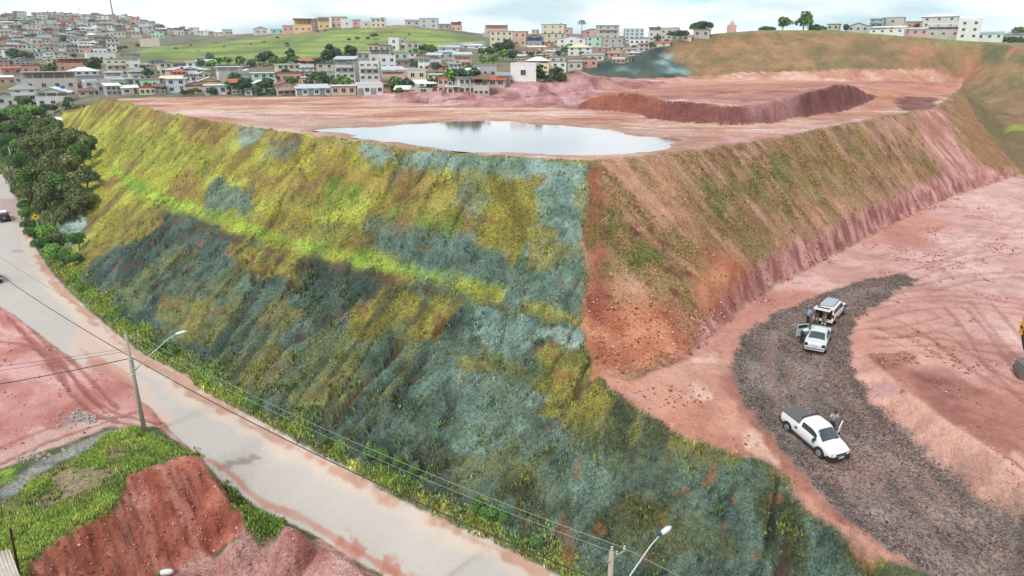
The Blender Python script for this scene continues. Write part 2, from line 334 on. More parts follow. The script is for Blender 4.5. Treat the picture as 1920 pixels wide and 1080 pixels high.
over(spoil, mixc(pal([S(150,88,84),S(188,122,118),S(206,146,142)], 4, 46), S(214,160,162), sm(fbm(X*1.0, Y*.2, 4, 47), .5, .6)*.7))
over(mask([(1100,178),(1300,160),(1560,153),(1800,153),(1800,163),(1700,190),(1640,180),(1560,160),(1480,172),(1400,190),(1300,186)], 4, 3, 8)*.7, mixc(pal([S(178,92,76),S(204,120,84),S(196,112,92)], 8, 48), S(158,84,80), sm(fbm(X*.3, Y*1.4, 8, 49), .5, .6)))
over(mask([(1560,160),(1640,158),(1800,158),(1790,175),(1700,184),(1690,200),(1600,220),(1640,188)], 3, 2, 6)*.8, pal([S(196,116,78),S(214,140,104)], 5, 50))
tt = mask([(1150,176),(1300,172),(1500,160),(1570,160),(1540,170),(1490,184),(1400,196),(1300,190),(1230,188)], 3, 2, 5); over(tt*.7, pal([S(160,92,86),S(196,128,116),S(206,140,112)], 4, 65)); over(pm*mask([(1120,160),(1300,153),(1500,153),(1550,160),(1300,172),(1160,172)], 4, 3, 6)*.5, pal([S(206,140,104),S(188,104,78)], 5, 64)); DZ += tt*(nz(3, 64)-.5)*.5
over(pm*mask([(300,205),(560,236),(700,252),(700,244),(560,224),(380,205)], 3, 1.5, 4)*.6, S(238,206,196))
scarp = pm*sm(SLP, .35, .8)*sm(X, 10, 14)*sm(210-Y, 0, 20)
over(scarp, mixc(pal([S(128,64,56),S(156,88,78)], 3, 51), S(178,96,58), mask([(1090,176),(1280,182),(1240,200),(1200,208),(1110,204)], 3)))
over(scarp*mask([(1200,205),(1420,232),(1620,195),(1640,175),(1560,160),(1400,190),(1250,188)], 3)*.85, mixc(pal([S(122,60,58),S(150,86,84)], 3, 52), S(196,132,128), mask([(1390,190),(1490,175),(1500,225),(1390,235)], 3)))
over(mask([(1678,184),(1757,183),(1757,212),(1690,209)], 1.5, 1, 3)*.85, pal([S(112,52,46),S(142,76,66)], 2, 53)); DZ += mask([(1682,186),(1755,186),(1755,206),(1692,205)], 2, 1, 3)*-.5
st2 = np.abs(vnoise((X*.95-Y*.3)/.8, (X*.3+Y*.95)/9, 54)-.5)
DZ += scarp*(-.5)*sm(st2, .12, 0)+spoil*((nz(6, 55)-.5)*2.4+(nz(1.6, 60)-.5)*.8)+pm*(nz(10, 56)-.5)*.16+pm*sm(X, 20, 40)*(nz(4, 57)-.5)*.25
# pond basin
POND = [(575,244),(610,240),(650,239),(690,237),(740,233),(790,229),(870,226),(950,227),(1040,232),(1110,240),(1170,246),(1215,252),(1262,262),(1268,272),(1245,282),(1130,288),(1030,287),(940,284),(860,280),(780,272),(700,260),(640,251),(600,247)]
pondw = px2w(POND, -9.8); pdm = mask(pondw, 3.0, 1.9, 5)
wetm = mask([(560,240),(640,229),(760,226),(900,222),(1060,226),(1200,240),(1335,252),(1330,262),(1270,278),(1230,286),(1000,290),(760,280),(640,258)], 3, 1.5, 6)
over(pm*mask([(430,232),(520,222),(640,222),(700,230),(620,240),(540,242)], 2.5, 2, 5)*sm(fbm(X*.5, Y*1.8, 6, 53), .42, .5)*.8, pal([S(186,116,76),S(206,146,118)], 5, 59), wet=.9)
over(pm*wetm*.85, pal([S(196,128,84),S(176,108,62),S(204,148,120)], 6, 59), wet=.75); DZ -= pm*wetm*.03; DZ += pm*wetm*((fbm(X*.45, Y*1.6, 5, 61, 4)-.5)*.45+(nz(2, 62)-.5)*.12)
DZ -= pdm*.4+pm*sm(fbm(X*.6, Y*1.6, 6, 58), .62, .72)*.10*mask([(520,215),(900,215),(1150,230),(1420,245),(1340,262),(1100,280),(700,250),(560,232)], 5)
over(pdm, S(190,120,80), wet=.6)
# ---- embankment, road-side faces ----
def fur0(): return vnoise(s_/.9+2*nz(4, 74), n_/6, 75)*.6+nz(1.0, 78)*.4

n_ = X*.6+Y*.8; s_ = X*.8-Y*.6
face_l_px = [(1120,702)]+[(u, v) for u, v, z in SH[1:10]]+[(1400,1230),(1090,1100)]+[(u+3, v-2) for u, v, z in RR[2:19]]+[(60,470),(110,425),(160,400),(100,300),(108,224),(150,205),(200,185)]+[(u, v+.5) for u, v, z in CR[::-1]]+[(1098,420),(1100,520),(1092,605),(1098,650)]
fl = mask(px2w(face_l_px), .6, .45, 1.6); REG[(fl > .5) & (REG == 0)] = 4
over(fl, mixc(pal(YG, 4, 61), pal(BR, 3, 62), sm(nz(9, 63), .5, .62)*.5), veg=1)
def patch(p, cols, k=1.0, soft=.9, amp=1.5, ns=2.6, seed=1, veg=1.0, pn=2.5):
    if not isinstance(cols, list): cols = [cols, cols]
    over(fl*mask(p, soft, amp, ns, seed)*k, pal(cols, pn, seed+70), veg=veg)
lower = [(100,540),(280,392),(340,395),(440,440),(560,482),(700,512),(830,545),(925,566),(1010,595),(1100,620),(1120,700),(1290,815),(1430,860),(1510,950),(1660,1050),(1900,1230),(1090,1100),(860,980),(600,845),(350,695),(170,580)]
patch(lower, TD+OL[:1], 1, 1.5, 1, seed=2)
over(fl*mask(lower, 1.5, 1)*sm(nz(2.6, 64, 5), .40, .58)*sm(nz(11, 65), .42, .58)*.75, pal([S(96,104,64),S(122,128,70),S(142,138,70)], 1.2, 66), veg=1)
over(fl*mask(lower, 1.5, 1)*sm(fbm(s_*2.6, n_*.8, 1.4, 67), .56, .68)*.4, pal(TM, 3, 68, hi=.9), veg=.7)
Y1 = lambda p, k=.9, **q: patch(p, [S(122,112,46),S(150,138,50),S(166,156,54),S(140,106,58)], k, pn=1.6, **q)
Y1([(420,450),(520,462),(610,500),(570,532),(440,505)], seed=4); Y1([(655,575),(740,532),(860,572),(820,625),(640,625)], seed=5)
Y1([(1005,655),(1095,650),(1122,700),(1170,760),(1090,800),(1020,800),(1000,740)], .8, seed=6); Y1([(1215,772),(1300,815),(1380,850),(1240,845)], .7, seed=7)
Y1([(830,650),(920,655),(915,720),(850,715)], .6, seed=8); Y1([(620,500),(660,520),(640,590),(600,560)], .5, seed=9); Y1([(420,690),(520,640),(560,680),(470,740)], .45, seed=10)
Y1([(560,740),(640,700),(660,770),(600,800)], .4, seed=11); Y1([(300,560),(420,580),(400,640),(320,610)], .5, seed=12); Y1([(480,590),(520,560),(560,590),(520,620)], .5, seed=13)
over(fl*mask(lower, 1.5, 1)*sm(fur0(), .60, .68)*.6, S(58,68,62), veg=1)
patch([(905,590),(1000,585),(1095,615),(1088,650),(960,655),(900,645)], TP, .9, seed=14, veg=.5); patch([(760,705),(900,695),(1000,735),(990,830),(930,870),(830,860),(780,800)], TM+TP[1:2], .7, seed=15)
patch([(1000,870),(1200,830),(1330,850),(1300,960),(1100,950)], TM, .45, seed=16); patch([(1150,960),(1300,940),(1400,1040),(1250,1080)], OL, .6, seed=17)
patch([(150,530),(280,400),(330,400),(430,440),(400,480),(300,470),(240,540)], [S(54,74,68),S(72,92,86),S(90,110,102)], .95, seed=18, veg=.5)
patch([(560,490),(720,515),(690,560),(610,600),(560,540)], [S(54,74,68),S(76,96,88)], .8, seed=19)
patch([(440,242),(495,238),(505,262),(450,268)], TP, .95, 1.5, 1, seed=20, veg=.4); patch([(395,342),(480,350),(475,390),(385,398)], TM, .9, seed=21); patch([(510,262),(580,262),(540,300),(490,300)], TM, .5, seed=22)
patch([(640,272),(800,288),(1000,302),(1105,306),(1100,600),(1060,600),(1010,590),(900,558),(840,536),(700,480),(690,412),(800,425),(900,452),(960,470),(1000,440),(990,380),(1000,345),(940,318),(860,330),(800,322),(700,300)], TP[:2]+TM, .95, 1.8, 1.6, seed=23, veg=.5)
patch([(640,270),(800,287),(1000,301),(1090,306),(1060,380),(1040,350),(900,318),(780,312),(690,300)], TP, .7, seed=24, veg=.4)
patch([(690,412),(790,425),(900,452),(1000,500),(1090,540),(1090,590),(960,565),(840,530),(710,482)], TD+TM[:1], .6, seed=25)
patch([(870,330),(920,330),(900,400),(860,430)], TM, .6, seed=26); Y1([(930,335),(1000,345),(990,420),(965,480),(900,445)], .9, seed=27); Y1([(990,450),(1040,440),(1050,490),(990,500)], .7, seed=28); Y1([(760,460),(820,455),(800,490)], .7, seed=29)
patch([(430,400),(560,400),(690,430),(690,470),(560,450)], [S(96,92,52),S(120,112,58),S(104,110,78)], .6, seed=30)
patch([(550,370),(700,375),(860,420),(850,435),(700,400),(560,385)], [S(110,140,50),S(130,160,56)], .6, seed=31); patch([(620,345),(680,350),(670,375),(610,365)], BG, .7, seed=32)
patch([(210,200),(330,218),(560,254),(700,272),(760,290),(600,280),(400,250),(260,225)], BR, .5, seed=33); patch([(420,290),(560,330),(640,400),(500,380)], BR, .4, seed=34)
patch([(600,290),(760,320),(780,370),(640,350)], BR, .35, seed=35)
patch([(200,240),(330,250),(420,300),(380,330),(240,310)], [S(140,150,40),S(172,176,62)], .7, seed=36)
patch([(215,385),(300,400),(290,430),(180,490),(150,520),(130,500),(190,430)], [S(140,120,62),S(154,142,56),S(130,130,50)], .9, seed=37)
over(fl*mask([(180,300),(200,310),(250,355),(300,380),(420,422),(560,465),(700,498),(830,530),(930,558),(930,545),(830,518),(700,485),(560,450),(420,405),(310,368),(250,330)], 1.6, .7, 3), pal([S(116,164,52),S(158,196,50),S(182,208,66)], 2.5, 71), veg=1)
over(fl*mask([(830,518),(930,545),(1090,600),(1090,612),(925,562),(830,534)], 1.2, .5, 3)*.8, pal(YG+TM, 2.5, 71), veg=.7)
over(fl*mask([(100,400),(150,405),(165,440),(120,475),(98,450)], 1.5, 1.5, 3), pal([S(84,110,106),S(168,192,184)], 1.0, 72, lo=.35, hi=.65), veg=.2)
# green verge at the foot
vg = mask(px2w([(u, v) for u, v, z in RR[1:19]]+[(u+44, v-5) for u, v, z in RR[1:19]][::-1]), 1.6, 1.4, 2.5)
over(np.maximum(fl, 0)*vg*.92, pal([S(84,112,48),S(110,140,52),S(142,160,60),S(124,120,66)], 1.6, 73), veg=1)
over(fl*sm(nz(1.1, 84, 5), .68, .74)*sm(nz(12, 85), .45, .6)*.5, pal([S(150,96,56),S(176,104,66)], 1, 86), veg=.6)
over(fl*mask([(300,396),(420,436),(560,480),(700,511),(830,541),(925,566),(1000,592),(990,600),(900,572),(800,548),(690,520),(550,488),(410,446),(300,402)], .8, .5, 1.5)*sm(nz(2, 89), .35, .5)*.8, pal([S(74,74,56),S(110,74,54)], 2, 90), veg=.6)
over(fl*sm(nz(.9, 87, 4), .60, .68)*.35, pal([S(70,82,46),S(60,72,52)], 2, 88), veg=1)
# furrows and gullies
fur = vnoise(s_/.55+2*nz(6, 74), n_/7, 75)*.6+vnoise(s_/.25, n_/3, 76)*.4
DZ += fl*(fur-.5)*.5*(.5+nz(8, 77))+fl*(nz(1.2, 78)-.5)*.35
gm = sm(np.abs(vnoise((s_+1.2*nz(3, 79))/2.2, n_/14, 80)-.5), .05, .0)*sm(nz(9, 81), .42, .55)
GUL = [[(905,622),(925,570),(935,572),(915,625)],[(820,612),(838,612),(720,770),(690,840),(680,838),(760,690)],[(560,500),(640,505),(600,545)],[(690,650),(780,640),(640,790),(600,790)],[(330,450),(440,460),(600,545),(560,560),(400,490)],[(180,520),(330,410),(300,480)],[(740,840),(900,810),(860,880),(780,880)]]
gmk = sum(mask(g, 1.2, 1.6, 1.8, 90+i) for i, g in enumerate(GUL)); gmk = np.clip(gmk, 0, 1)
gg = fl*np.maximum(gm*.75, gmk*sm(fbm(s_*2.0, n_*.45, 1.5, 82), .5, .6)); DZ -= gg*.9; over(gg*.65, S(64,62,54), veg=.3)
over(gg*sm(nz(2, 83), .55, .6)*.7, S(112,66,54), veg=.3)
# ---- right face ----
face_r_px = [(1105,303)]+[(u, v+.5) for u, v, z in RT[1:]]+[(1785,181),(1806,172),(1828,217),(1868,272),(1906,312)]+[(u, v) for u, v, z in RB[::-1][1:]]+[(1120,702),(1098,650),(1092,605),(1100,520),(1098,420)]
fr = mask(px2w(face_r_px), .5, .4, 1.2); REG[(fr > .5) & (REG == 0)] = 4
p_ = (X-Y)*.7071; q_ = (X+Y)*.7071
stk = fbm(q_*1.6, p_*.28, 2.2, 101, 4)
over(fr, mixc(pal([S(152,114,76),S(174,126,88),S(188,138,102)], 5, 102), pal([S(130,116,68),S(152,132,84)], 3, 103), sm(stk, .48, .62)*.7), veg=.7)
over(fr*sm(fbm(q_*1.8, p_*.22, 1.6, 99, 4), .58, .66)*.6, pal([S(190,138,112),S(204,156,132)], 2, 98), veg=.2); over(fr*sm(nz(.9, 97, 4), .62, .68)*sm(nz(8, 96), .4, .55)*.8, S(104,60,46), veg=.2)
over(fr*mask([(1100,520),(1180,560),(1300,590),(1400,520),(1300,660),(1180,715),(1110,690),(1092,610)], 3, 3, 5), pal([S(168,98,64),S(190,118,82),S(206,138,100)], 2, 104), veg=.2)
over(fr*mask([(1098,305),(1125,320),(1130,400),(1140,520),(1120,620),(1098,610),(1100,480)], 1.2, 1, 2)*.8, pal([S(142,72,54),S(164,94,70)], 1, 105), veg=.3)
over(fr*mask([(1240,712),(1330,665),(1410,585),(1500,530),(1600,472),(1720,410),(1900,338),(1900,318),(1820,312),(1720,346),(1600,405),(1480,462),(1400,508),(1340,585)], 1.2, .5, 2.5), mixc(pal([S(160,96,88),S(196,132,124),S(216,158,152)], .9, 106, lo=.35, hi=.65), S(140,84,76), sm(nz(1.2, 95, 5), .54, .62)*.35), veg=.3); toe = fr*sm(-19.3-Z, 0, .8)*(Y > 55); DZ += toe*(nz(1.3, 94, 4)-.5)*1.3
over(fr*mask([(1705,215),(1760,205),(1790,260),(1850,320),(1800,345),(1740,290)], 3, 2.5, 4)*.85, mixc(pal(PK, 3, 107), S(176,122,104), sm(stk, .5, .6)), veg=.1)
over(fr*mask([(1590,232),(1700,215),(1710,240),(1640,262)], 2, 2, 4)*.6, pal(PK, 3, 107), veg=.1)
over(fr*mask([(1785,178),(1806,170),(1835,220),(1910,312),(1880,330),(1820,280)], 2, 1, 4)*.85, pal([S(150,108,66),S(166,118,78)], 3, 108), veg=.4)
for i, p in enumerate(([(1330,355),(1420,325),(1420,370),(1350,400)], [(1150,440),(1230,480),(1220,530),(1150,500)], [(1440,290),(1480,300),(1480,340),(1450,330)], [(1110,380),(1170,400),(1150,440),(1110,430)])):
    over(fr*mask(p, 2.5, 2, 2.5, 110+i)*.75, pal([S(88,108,48),S(116,128,54)], 1.2, 111), veg=1)
over(fr*mask([(1480,270),(1620,245),(1640,300),(1560,360),(1480,340)], 4, 3, 5)*.5, pal([S(140,124,66),S(158,140,84)], 2, 112), veg=.8)
DZ += fr*((stk-.5)*.45+(nz(1.1, 113)-.5)*.3)*sm(SLP, .2, .5)
rg = sm(np.abs(vnoise(q_/1.5+nz(3, 114), p_/9, 115)-.5), .06, 0)*sm(nz(7, 116), .42, .6); DZ -= fr*rg*.3
ridge = mask([(1095,310),(1110,310),(1112,480),(1120,600),(1100,600),(1098,470)], .8, .6, 1); DZ -= ridge*sm(nz(1.5, 117), .45, .55)*.4
lr = mask([(1100,520),(1180,560),(1300,590),(1440,520),(1900,320),(1900,335),(1640,440),(1400,575),(1290,675),(1180,715),(1110,690)], 1.5, 1, 3); DZ += lr*fr*(fbm(q_*1.3, p_*.9, 1.6, 118)-.5)*.7
# ---- pink ground by the ramp, shoulder ----
low = mask(px2w([(1110,700)]+[(u, v) for u, v, z in RB]+[(2000,345),(2400,420),(2600,900),(2200,1230),(1900,1230)]+[(u, v) for u, v, z in SH[::-1]]), .6, .3, 1)
low *= (1-fr); REG[(low > .5) & (REG == 0)] = 5
over(low, mixc(pal([S(196,134,120),S(214,156,144),S(226,174,164)], 6, 121), pal([S(190,112,90),S(208,132,108)], 5, 122), sm(nz(14, 123), .45, .6)*.7), veg=0)
over(low*mask([(1800,330),(2000,345),(2300,500),(2000,560),(1800,540),(1700,500),(1750,430)], 5, 3, 8)*.7, pal([S(208,156,150),S(230,186,180)], 5, 124))
over(low*mask([(1120,702),(1190,716),(1290,676),(1360,640),(1366,690),(1400,770),(1480,870),(1560,960),(1740,1085),(1700,1085),(1510,955),(1430,862),(1290,820)], 1, .5, 2)*.9, mixc(pal([S(196,122,88),S(212,142,108),S(206,148,124)], 3, 125), S(226,176,150), sm(nz(2.5, 126), .6, .7)), wet=.1)
over(low*mask([(1370,690),(1395,680),(1440,800),(1500,880),(1560,950),(1660,1030),(1650,1036),(1540,960),(1470,880),(1400,780),(1350,710)], .8, .8, 1.5)*.7, pal([S(138,72,56),S(166,94,72)], 1, 127))
over(low*mask([(1630,668),(1700,660),(1722,680),(1660,692),(1632,684)], .6, .5, 1), pal([S(104,48,34),S(136,66,46)], .6, 128)); DZ += mask([(1632,668),(1705,664),(1715,680),(1650,688)], 1, .5, 1)*.4*nz(.7, 129)
over(low*mask([(1625,668),(1700,735),(1790,804),(1930,896),(1960,820),(1880,760),(1780,700),(1690,670)], 1.5, .8, 2)*sm(nz(2.2, 139), .38, .55)*.75, pal([S(150,84,68),S(178,108,88)], 1, 130)); over(low*mask([(1680,700),(1760,690),(1860,740),(1840,770),(1760,790),(1700,745)], 1.5, 1.5, 2.5)*.8, pal([S(146,78,66),S(172,102,84)], 1, 130)); over(low*mask([(1860,740),(1960,740),(1960,900),(1900,880),(1830,800)], 2, 1.5, 3)*.6, pal([S(156,88,70),S(184,112,90)], 2, 131))
over(low*mask([(1600,600),(1700,600),(1800,640),(1760,700),(1640,690),(1596,650)], 2, 1.5, 3)*.5, pal([S(206,134,104),S(222,158,132)], 3, 132))
over(low*sm(np.abs(fbm(X, Y, .8, 133)-.5), .0, .3)*sm(SLP, .35, .6)*.0, S(200,130,110))
bank = low*sm(SLP, .22, .4)*mask([(1588,640),(1640,660),(1720,720),(1920,860),(2150,990),(2150,1130),(1920,1000),(1820,930),(1720,850),(1640,775),(1596,700)], 1)
over(bank, mixc(pal([S(212,150,126),S(224,166,146)], 1.5, 134), S(196,138,140), sm(fbm((X+Y)*.7*1.5, (X-Y)*.1, 2, 135), .52, .6)*.7))
DZ += bank*(fbm((X+Y)*1.4, (X-Y)*.15, 1.5, 136)-.5)*.3
over(low*(1-gm0)*sm(nz(.8, 137, 5), .58, .66)*.35, S(170,104,88)) if False else None
over(low*sm(nz(1.2, 137, 5), .56, .64)*.4, S(176,112,96)); DZ += low*(nz(.7, 138)-.5)*.1
def track(px, w=.35, k=.55, c=S(150,86,72), gap=1.7, dz=-.06, m0=None, z=None):
    """a pair of wheel ruts pressed in the mud"""
    P = np.array([[p.x, p.y] for p in (hit(u, v) if z is None else PZ(u, v, z) for u, v in px) if p is not None])
    T = []
    for a in range(len(P)-1):
        p0 = P[max(0, a-1)]; p1 = P[a]; p2 = P[a+1]; p3 = P[min(len(P)-1, a+2)]
        for t in np.linspace(0, 1, 8, endpoint=False):
            T.append(.5*((2*p1)+(-p0+p2)*t+(2*p0-5*p1+4*p2-p3)*t*t+(-p0+3*p1-3*p2+p3)*t**3))
    T = np.array(T+[P[-1]]); D = np.gradient(T, axis=0); D /= np.linalg.norm(D, axis=1)[:, None]+1e-9; Nn = np.stack([-D[:, 1], D[:, 0]], 1)
    for sgn in ((-1, 1) if gap else (0,)):
        L = T+Nn*gap/2*sgn; x0, y0 = L.min(0)-2; x1, y1 = L.max(0)+2
        idx = ((X > x0) & (X < x1) & (Y > y0) & (Y < y1)).nonzero()[0]
        if not len(idx): continue
        px_, py_ = X[idx], Y[idx]; dm = np.full(len(idx), 1e9)
        for (ax, ay), (bx, by) in zip(L[:-1], L[1:]):
            dx, dy = bx-ax, by-ay; tt = np.clip(((px_-ax)*dx+(py_-ay)*dy)/(dx*dx+dy*dy+1e-9), 0, 1)
            dm = np.minimum(dm, (px_-ax-tt*dx)**2+(py_-ay-tt*dy)**2)
        d = np.sqrt(dm)+.35*(fbm(px_, py_, .9, 140, 3)-.5); m = np.zeros(N); m[idx] = sm(d, w, w*.35)*(.55+.9*fbm(px_, py_, 2.2, 141, 3))
        m = np.clip(m, 0, 1)
        if m0 is not None: m *= m0
        over(m*k, c); DZ[:] += dz*m
for px in ([(1610,600),(1700,575),(1800,570),(1920,585),(2000,600)], [(1640,560),(1760,548),(1880,560),(2000,580)], [(1790,575),(1830,620),(1870,680),(1930,740),(2000,800)], [(1840,565),(1900,640),(1960,700)], [(1700,600),(1760,630),(1800,660),(1880,715),(1960,735)], [(1700,520),(1780,490),(1900,470),(2000,480)],
           [(1720,545),(1820,520),(1950,515)], [(1650,640),(1750,640),(1850,665),(1960,690)], [(1620,625),(1700,620),(1780,600)], [(1760,640),(1830,650),(1920,655)], [(1640,620),(1700,640),(1740,668)]):
    track(px, .3, .45, m0=low)
for px in ([(1850,420),(1780,470),(1700,500)], [(1920,400),(1840,460),(1740,520)], [(1700,460),(1800,450),(1920,440)]): track(px, .35, .35, c=S(186,124,112), m0=low)
# ---- gravel ramp ----
gpx = [(1560,543)]+[(u, v) for u, v, z in GL[3:]]+[(2100,1200)]+[(u, v) for u, v, z in GR[::-1]]+[(1690,514),(1620,524)]
gw = np.array([(PZ(u, v, z).x, PZ(u, v, z).y) for u, v, z in GL[2:]+[(2150,1240,-26)]+GR[::-1]+[(1690,514,-21.6),(1620,524,-21.6)]]); gm_ = mask(gw, .7, .5, 1.0); REG[gm_ > .5] = 6
gedge = gm_-mask(gw, 4.5, .6, 2)
over(gm_, mixc(pal([S(104,90,84),S(124,110,102),S(140,124,116)], 2, 151), S(150,114,102), sm(nz(5, 152), .54, .66)*.45), grv=.8)
over(gm_*np.clip(gedge, 0, 1)*.7, S(104,98,94), grv=1)
DZ += gm_*(nz(.5, 153, 3)-.5)*.10
for px in ([(1690,560),(1600,590),(1560,650),(1560,720),(1640,820),(1760,950),(1900,1080)], [(1640,535),(1540,575),(1475,640),(1470,720),(1540,830),(1650,950),(1800,1090)], [(1650,570),(1590,620),(1590,700),(1660,800),(1800,930)]):
    track(px, .75, .45, c=S(152,120,110), m0=gm_, dz=-.03, gap=1.6)
# ---- paved road ----
ASP = px2w([(u, v) for u, v, z in RL]+[(u-4*(1 if v > 500 else .3), v) for u, v, z in RR[::-1]])
road = mask(ASP, .25, .12, .8); REG[road > .5] = 7
ds = mask(ASP, 3.2, .8, 2.5, 160)
over(road, mixc(S(180,171,164), S(190,180,172), nz(6, 161)), veg=-.42)
over(road*sm(fbm(X*.8-Y*.58, (X*.58+Y*.8)*.2, 3, 162), .5, .7)*.3, S(190,182,178))
# sand drifts and mud along the uphill verge, tongue of mud at the lot entrance
vp = lambda o0, o1: px2w([(u-o0*min(1, max(.35, (v-250)/500)), v+o0*.35*min(1, (v-250)/500)) for u, v, z in RR[1:20]]+[(u-o1*min(1, max(.35, (v-250)/500)), v+o1*.35*min(1, (v-250)/500)) for u, v, z in RR[1:20]][::-1])
over(road*mask(vp(0, 52), 1.0, .5, 1.6)*.6, S(214,190,170)); over(road*mask(vp(2, 27), .4, .6, 1.4, 163)*sm(nz(3.5, 164), .28, .45)*.7, pal([S(170,112,82),S(190,130,98)], 1.5, 165), wet=.3)
over(road*mask([(150,600),(240,660),(270,720),(330,800),(300,800),(200,720),(130,660)], 1.2, .8, 1.5)*.5, S(214,176,156))
over(mask([(165,672),(190,676),(215,700),(255,720),(250,760),(262,800),(200,790),(190,740),(175,705)], .5, .5, 1.2)*.85, pal([S(170,112,98),S(188,130,114)], 1.5, 166), wet=.15)
over(road*mask([(150,655),(180,668),(240,700),(250,730),(220,722),(180,700)], .4, .6, 1)*.6, S(186,128,110))
over(mask([(0,372),(45,370),(52,412),(38,420),(0,414)], .6, .3, 1)*road*.7, S(170,140,130)); over(mask([(20,330),(30,372),(50,415),(62,418),(52,376),(34,345)], .8, .5, 1.5)*road*.7, S(186,124,102))
over(road*mask([(402,872),(440,862),(478,852),(492,857),(470,868),(440,872),(412,884)], .12, .04, .4)*.8, S(138,124,118), wet=.3)
for p in ([(22,470),(42,468),(42,472),(24,474)],):
    over(road*mask(p, .2, .1)*.6, S(150,128,118))
track([(388,862),(450,905),(540,960),(640,1015),(760,1085)], .3, .75, c=S(178,118,98), gap=0, m0=road, dz=0); over(road*mask([(560,1010),(640,1000),(760,1070),(820,1110),(720,1110),(620,1040)], .8, .9, 1.0, 167)*sm(nz(1.2, 168), .48, .55)*.7, S(176,104,86))
over(mask([(388,884),(450,932),(534,977),(600,1010),(680,1060),(720,1080),(700,1085),(560,1010),(440,935)], .8)*road*.7, S(216,190,170))
# ---- lots at the left ----
lot = mask(px2w([(u, v) for u, v, z in RL[7:19]]+[(-120,560),(-300,640),(-300,900),(0,880),(100,840),(200,800),(265,800),(290,800),(385,860)]), .5, .3, 1)*(1-road); REG[(lot > .5) & (REG == 0)] = 8
over(lot, mixc(pal([S(188,106,96),S(204,130,120),S(214,150,142)], 3.5, 171), S(222,166,158), sm(fbm(s_*.5, n_*2, 3, 172), .55, .68)*.7), veg=0)
over(lot*mask([(0,850),(120,800),(220,760),(300,800),(230,800),(180,830),(60,880),(0,905)], 1, .7, 2)*.85, pal([S(200,152,138),S(214,176,160)], 2, 173))
over(mask([(0,905),(70,870),(150,830),(220,800),(245,800),(210,818),(150,850),(90,880),(30,930),(0,950)], .7, .8, 1.5)*.85, pal([S(132,132,130),S(168,168,166),S(176,156,146)], .9, 174), grv=.5)
over(mask([(110,790),(145,775),(175,765),(160,785),(125,805)], .4, .5, 1)*.8, pal([S(130,122,116),S(176,164,156)], .6, 175), grv=.6)
mud = S(160,84,72)
for px in ([(20,585),(70,640),(120,700),(150,740),(200,775),(290,800)], [(45,610),(100,660),(150,705),(210,770)], [(0,640),(60,650),(110,690),(130,730)], [(0,840),(60,815),(140,790),(230,780)], [(0,870),(90,830),(200,790),(260,770)]): track(px, .32, .75, c=mud, m0=np.clip(lot+.0, 0, 1), gap=.0 if px[0][0] == 0 else 1.0)
grs = mask([(0,955),(60,905),(110,880),(170,845),(205,815),(245,800),(290,815),(340,845),(382,858),(352,856),(300,870),(240,895),(232,935),(200,962),(130,1000),(85,1030),(60,1060),(40,1115),(-80,1180),(-150,1000)], .5, .4, 1.2)
REG[(grs > .5) & (REG == 0)] = 9
over(grs, mixc(pal([S(92,116,52),S(124,146,58),S(150,166,74)], 1.6, 181), pal([S(142,128,96),S(168,146,116)], 1.5, 182), sm(nz(1.8, 183), .40, .52)*mask([(0,955),(110,880),(205,840),(260,850),(180,925),(60,965)], 2)), veg=1)
over(mask([(0,880),(40,870),(30,900),(0,910)], .5, .3, 1), pal(BG, 1, 184), veg=1)
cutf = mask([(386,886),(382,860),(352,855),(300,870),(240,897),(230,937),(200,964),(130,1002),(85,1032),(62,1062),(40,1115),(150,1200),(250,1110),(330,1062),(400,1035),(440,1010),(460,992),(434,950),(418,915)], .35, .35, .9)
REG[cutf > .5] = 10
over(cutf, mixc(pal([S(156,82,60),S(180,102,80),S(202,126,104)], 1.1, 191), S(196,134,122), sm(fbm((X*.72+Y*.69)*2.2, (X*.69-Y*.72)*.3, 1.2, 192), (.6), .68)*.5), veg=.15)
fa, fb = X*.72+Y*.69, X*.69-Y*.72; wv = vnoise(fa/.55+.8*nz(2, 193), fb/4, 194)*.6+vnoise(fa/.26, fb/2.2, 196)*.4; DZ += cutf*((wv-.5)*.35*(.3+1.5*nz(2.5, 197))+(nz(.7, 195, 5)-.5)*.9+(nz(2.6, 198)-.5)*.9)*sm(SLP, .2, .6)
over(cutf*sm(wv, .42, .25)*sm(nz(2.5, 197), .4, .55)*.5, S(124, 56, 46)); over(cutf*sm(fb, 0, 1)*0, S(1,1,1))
lo2 = mask([(470,990),(530,992),(600,1012),(680,1062),(760,1110),(900,1260),(300,1260),(200,1180),(330,1066),(440,1012)], .5, .3, 1)*(1-road); REG[(lo2 > .5) & (REG == 0)] = 8
over(lo2, mixc(pal([S(180,108,94),S(204,140,126),S(216,158,146)], 2.5, 201), mud, sm(fbm(s_*.6, n_*2, 2, 202), .6, .7)*.5))
over(mask([(418,905),(450,935),(534,978),(530,998),(470,1000),(436,950)], .4, .3, .8), pal([S(72,100,40),S(96,124,48)], 1, 203), veg=1)
DZ += (lot+lo2+low*(1-gm_))*(nz(2.2, 204)-.5)*.16
X0Z = Z.copy(); nearw = np.clip(1.2-R_.ravel()/700, .2, 1); Z = Z+DZ
Z += (1-np.clip(pm+road+gm_+fl+fr+low+lot, 0, 1))*(nz(3, 205)-.5)*.5
lum = ALB@np.array([.3, .5, .2]); ALB = np.clip((ALB*.92+lum[:, None]*.08)*.98, 0, 1)
soil = np.clip(pm+low+lot+lo2, 0, 1)[:, None]*(1-gm_[:, None]); lum = ALB@np.array([.3, .5, .2]); ALB = np.clip(ALB*(1-.14*soil)+(lum[:, None]*1.12)*.14*soil, 0, 1)
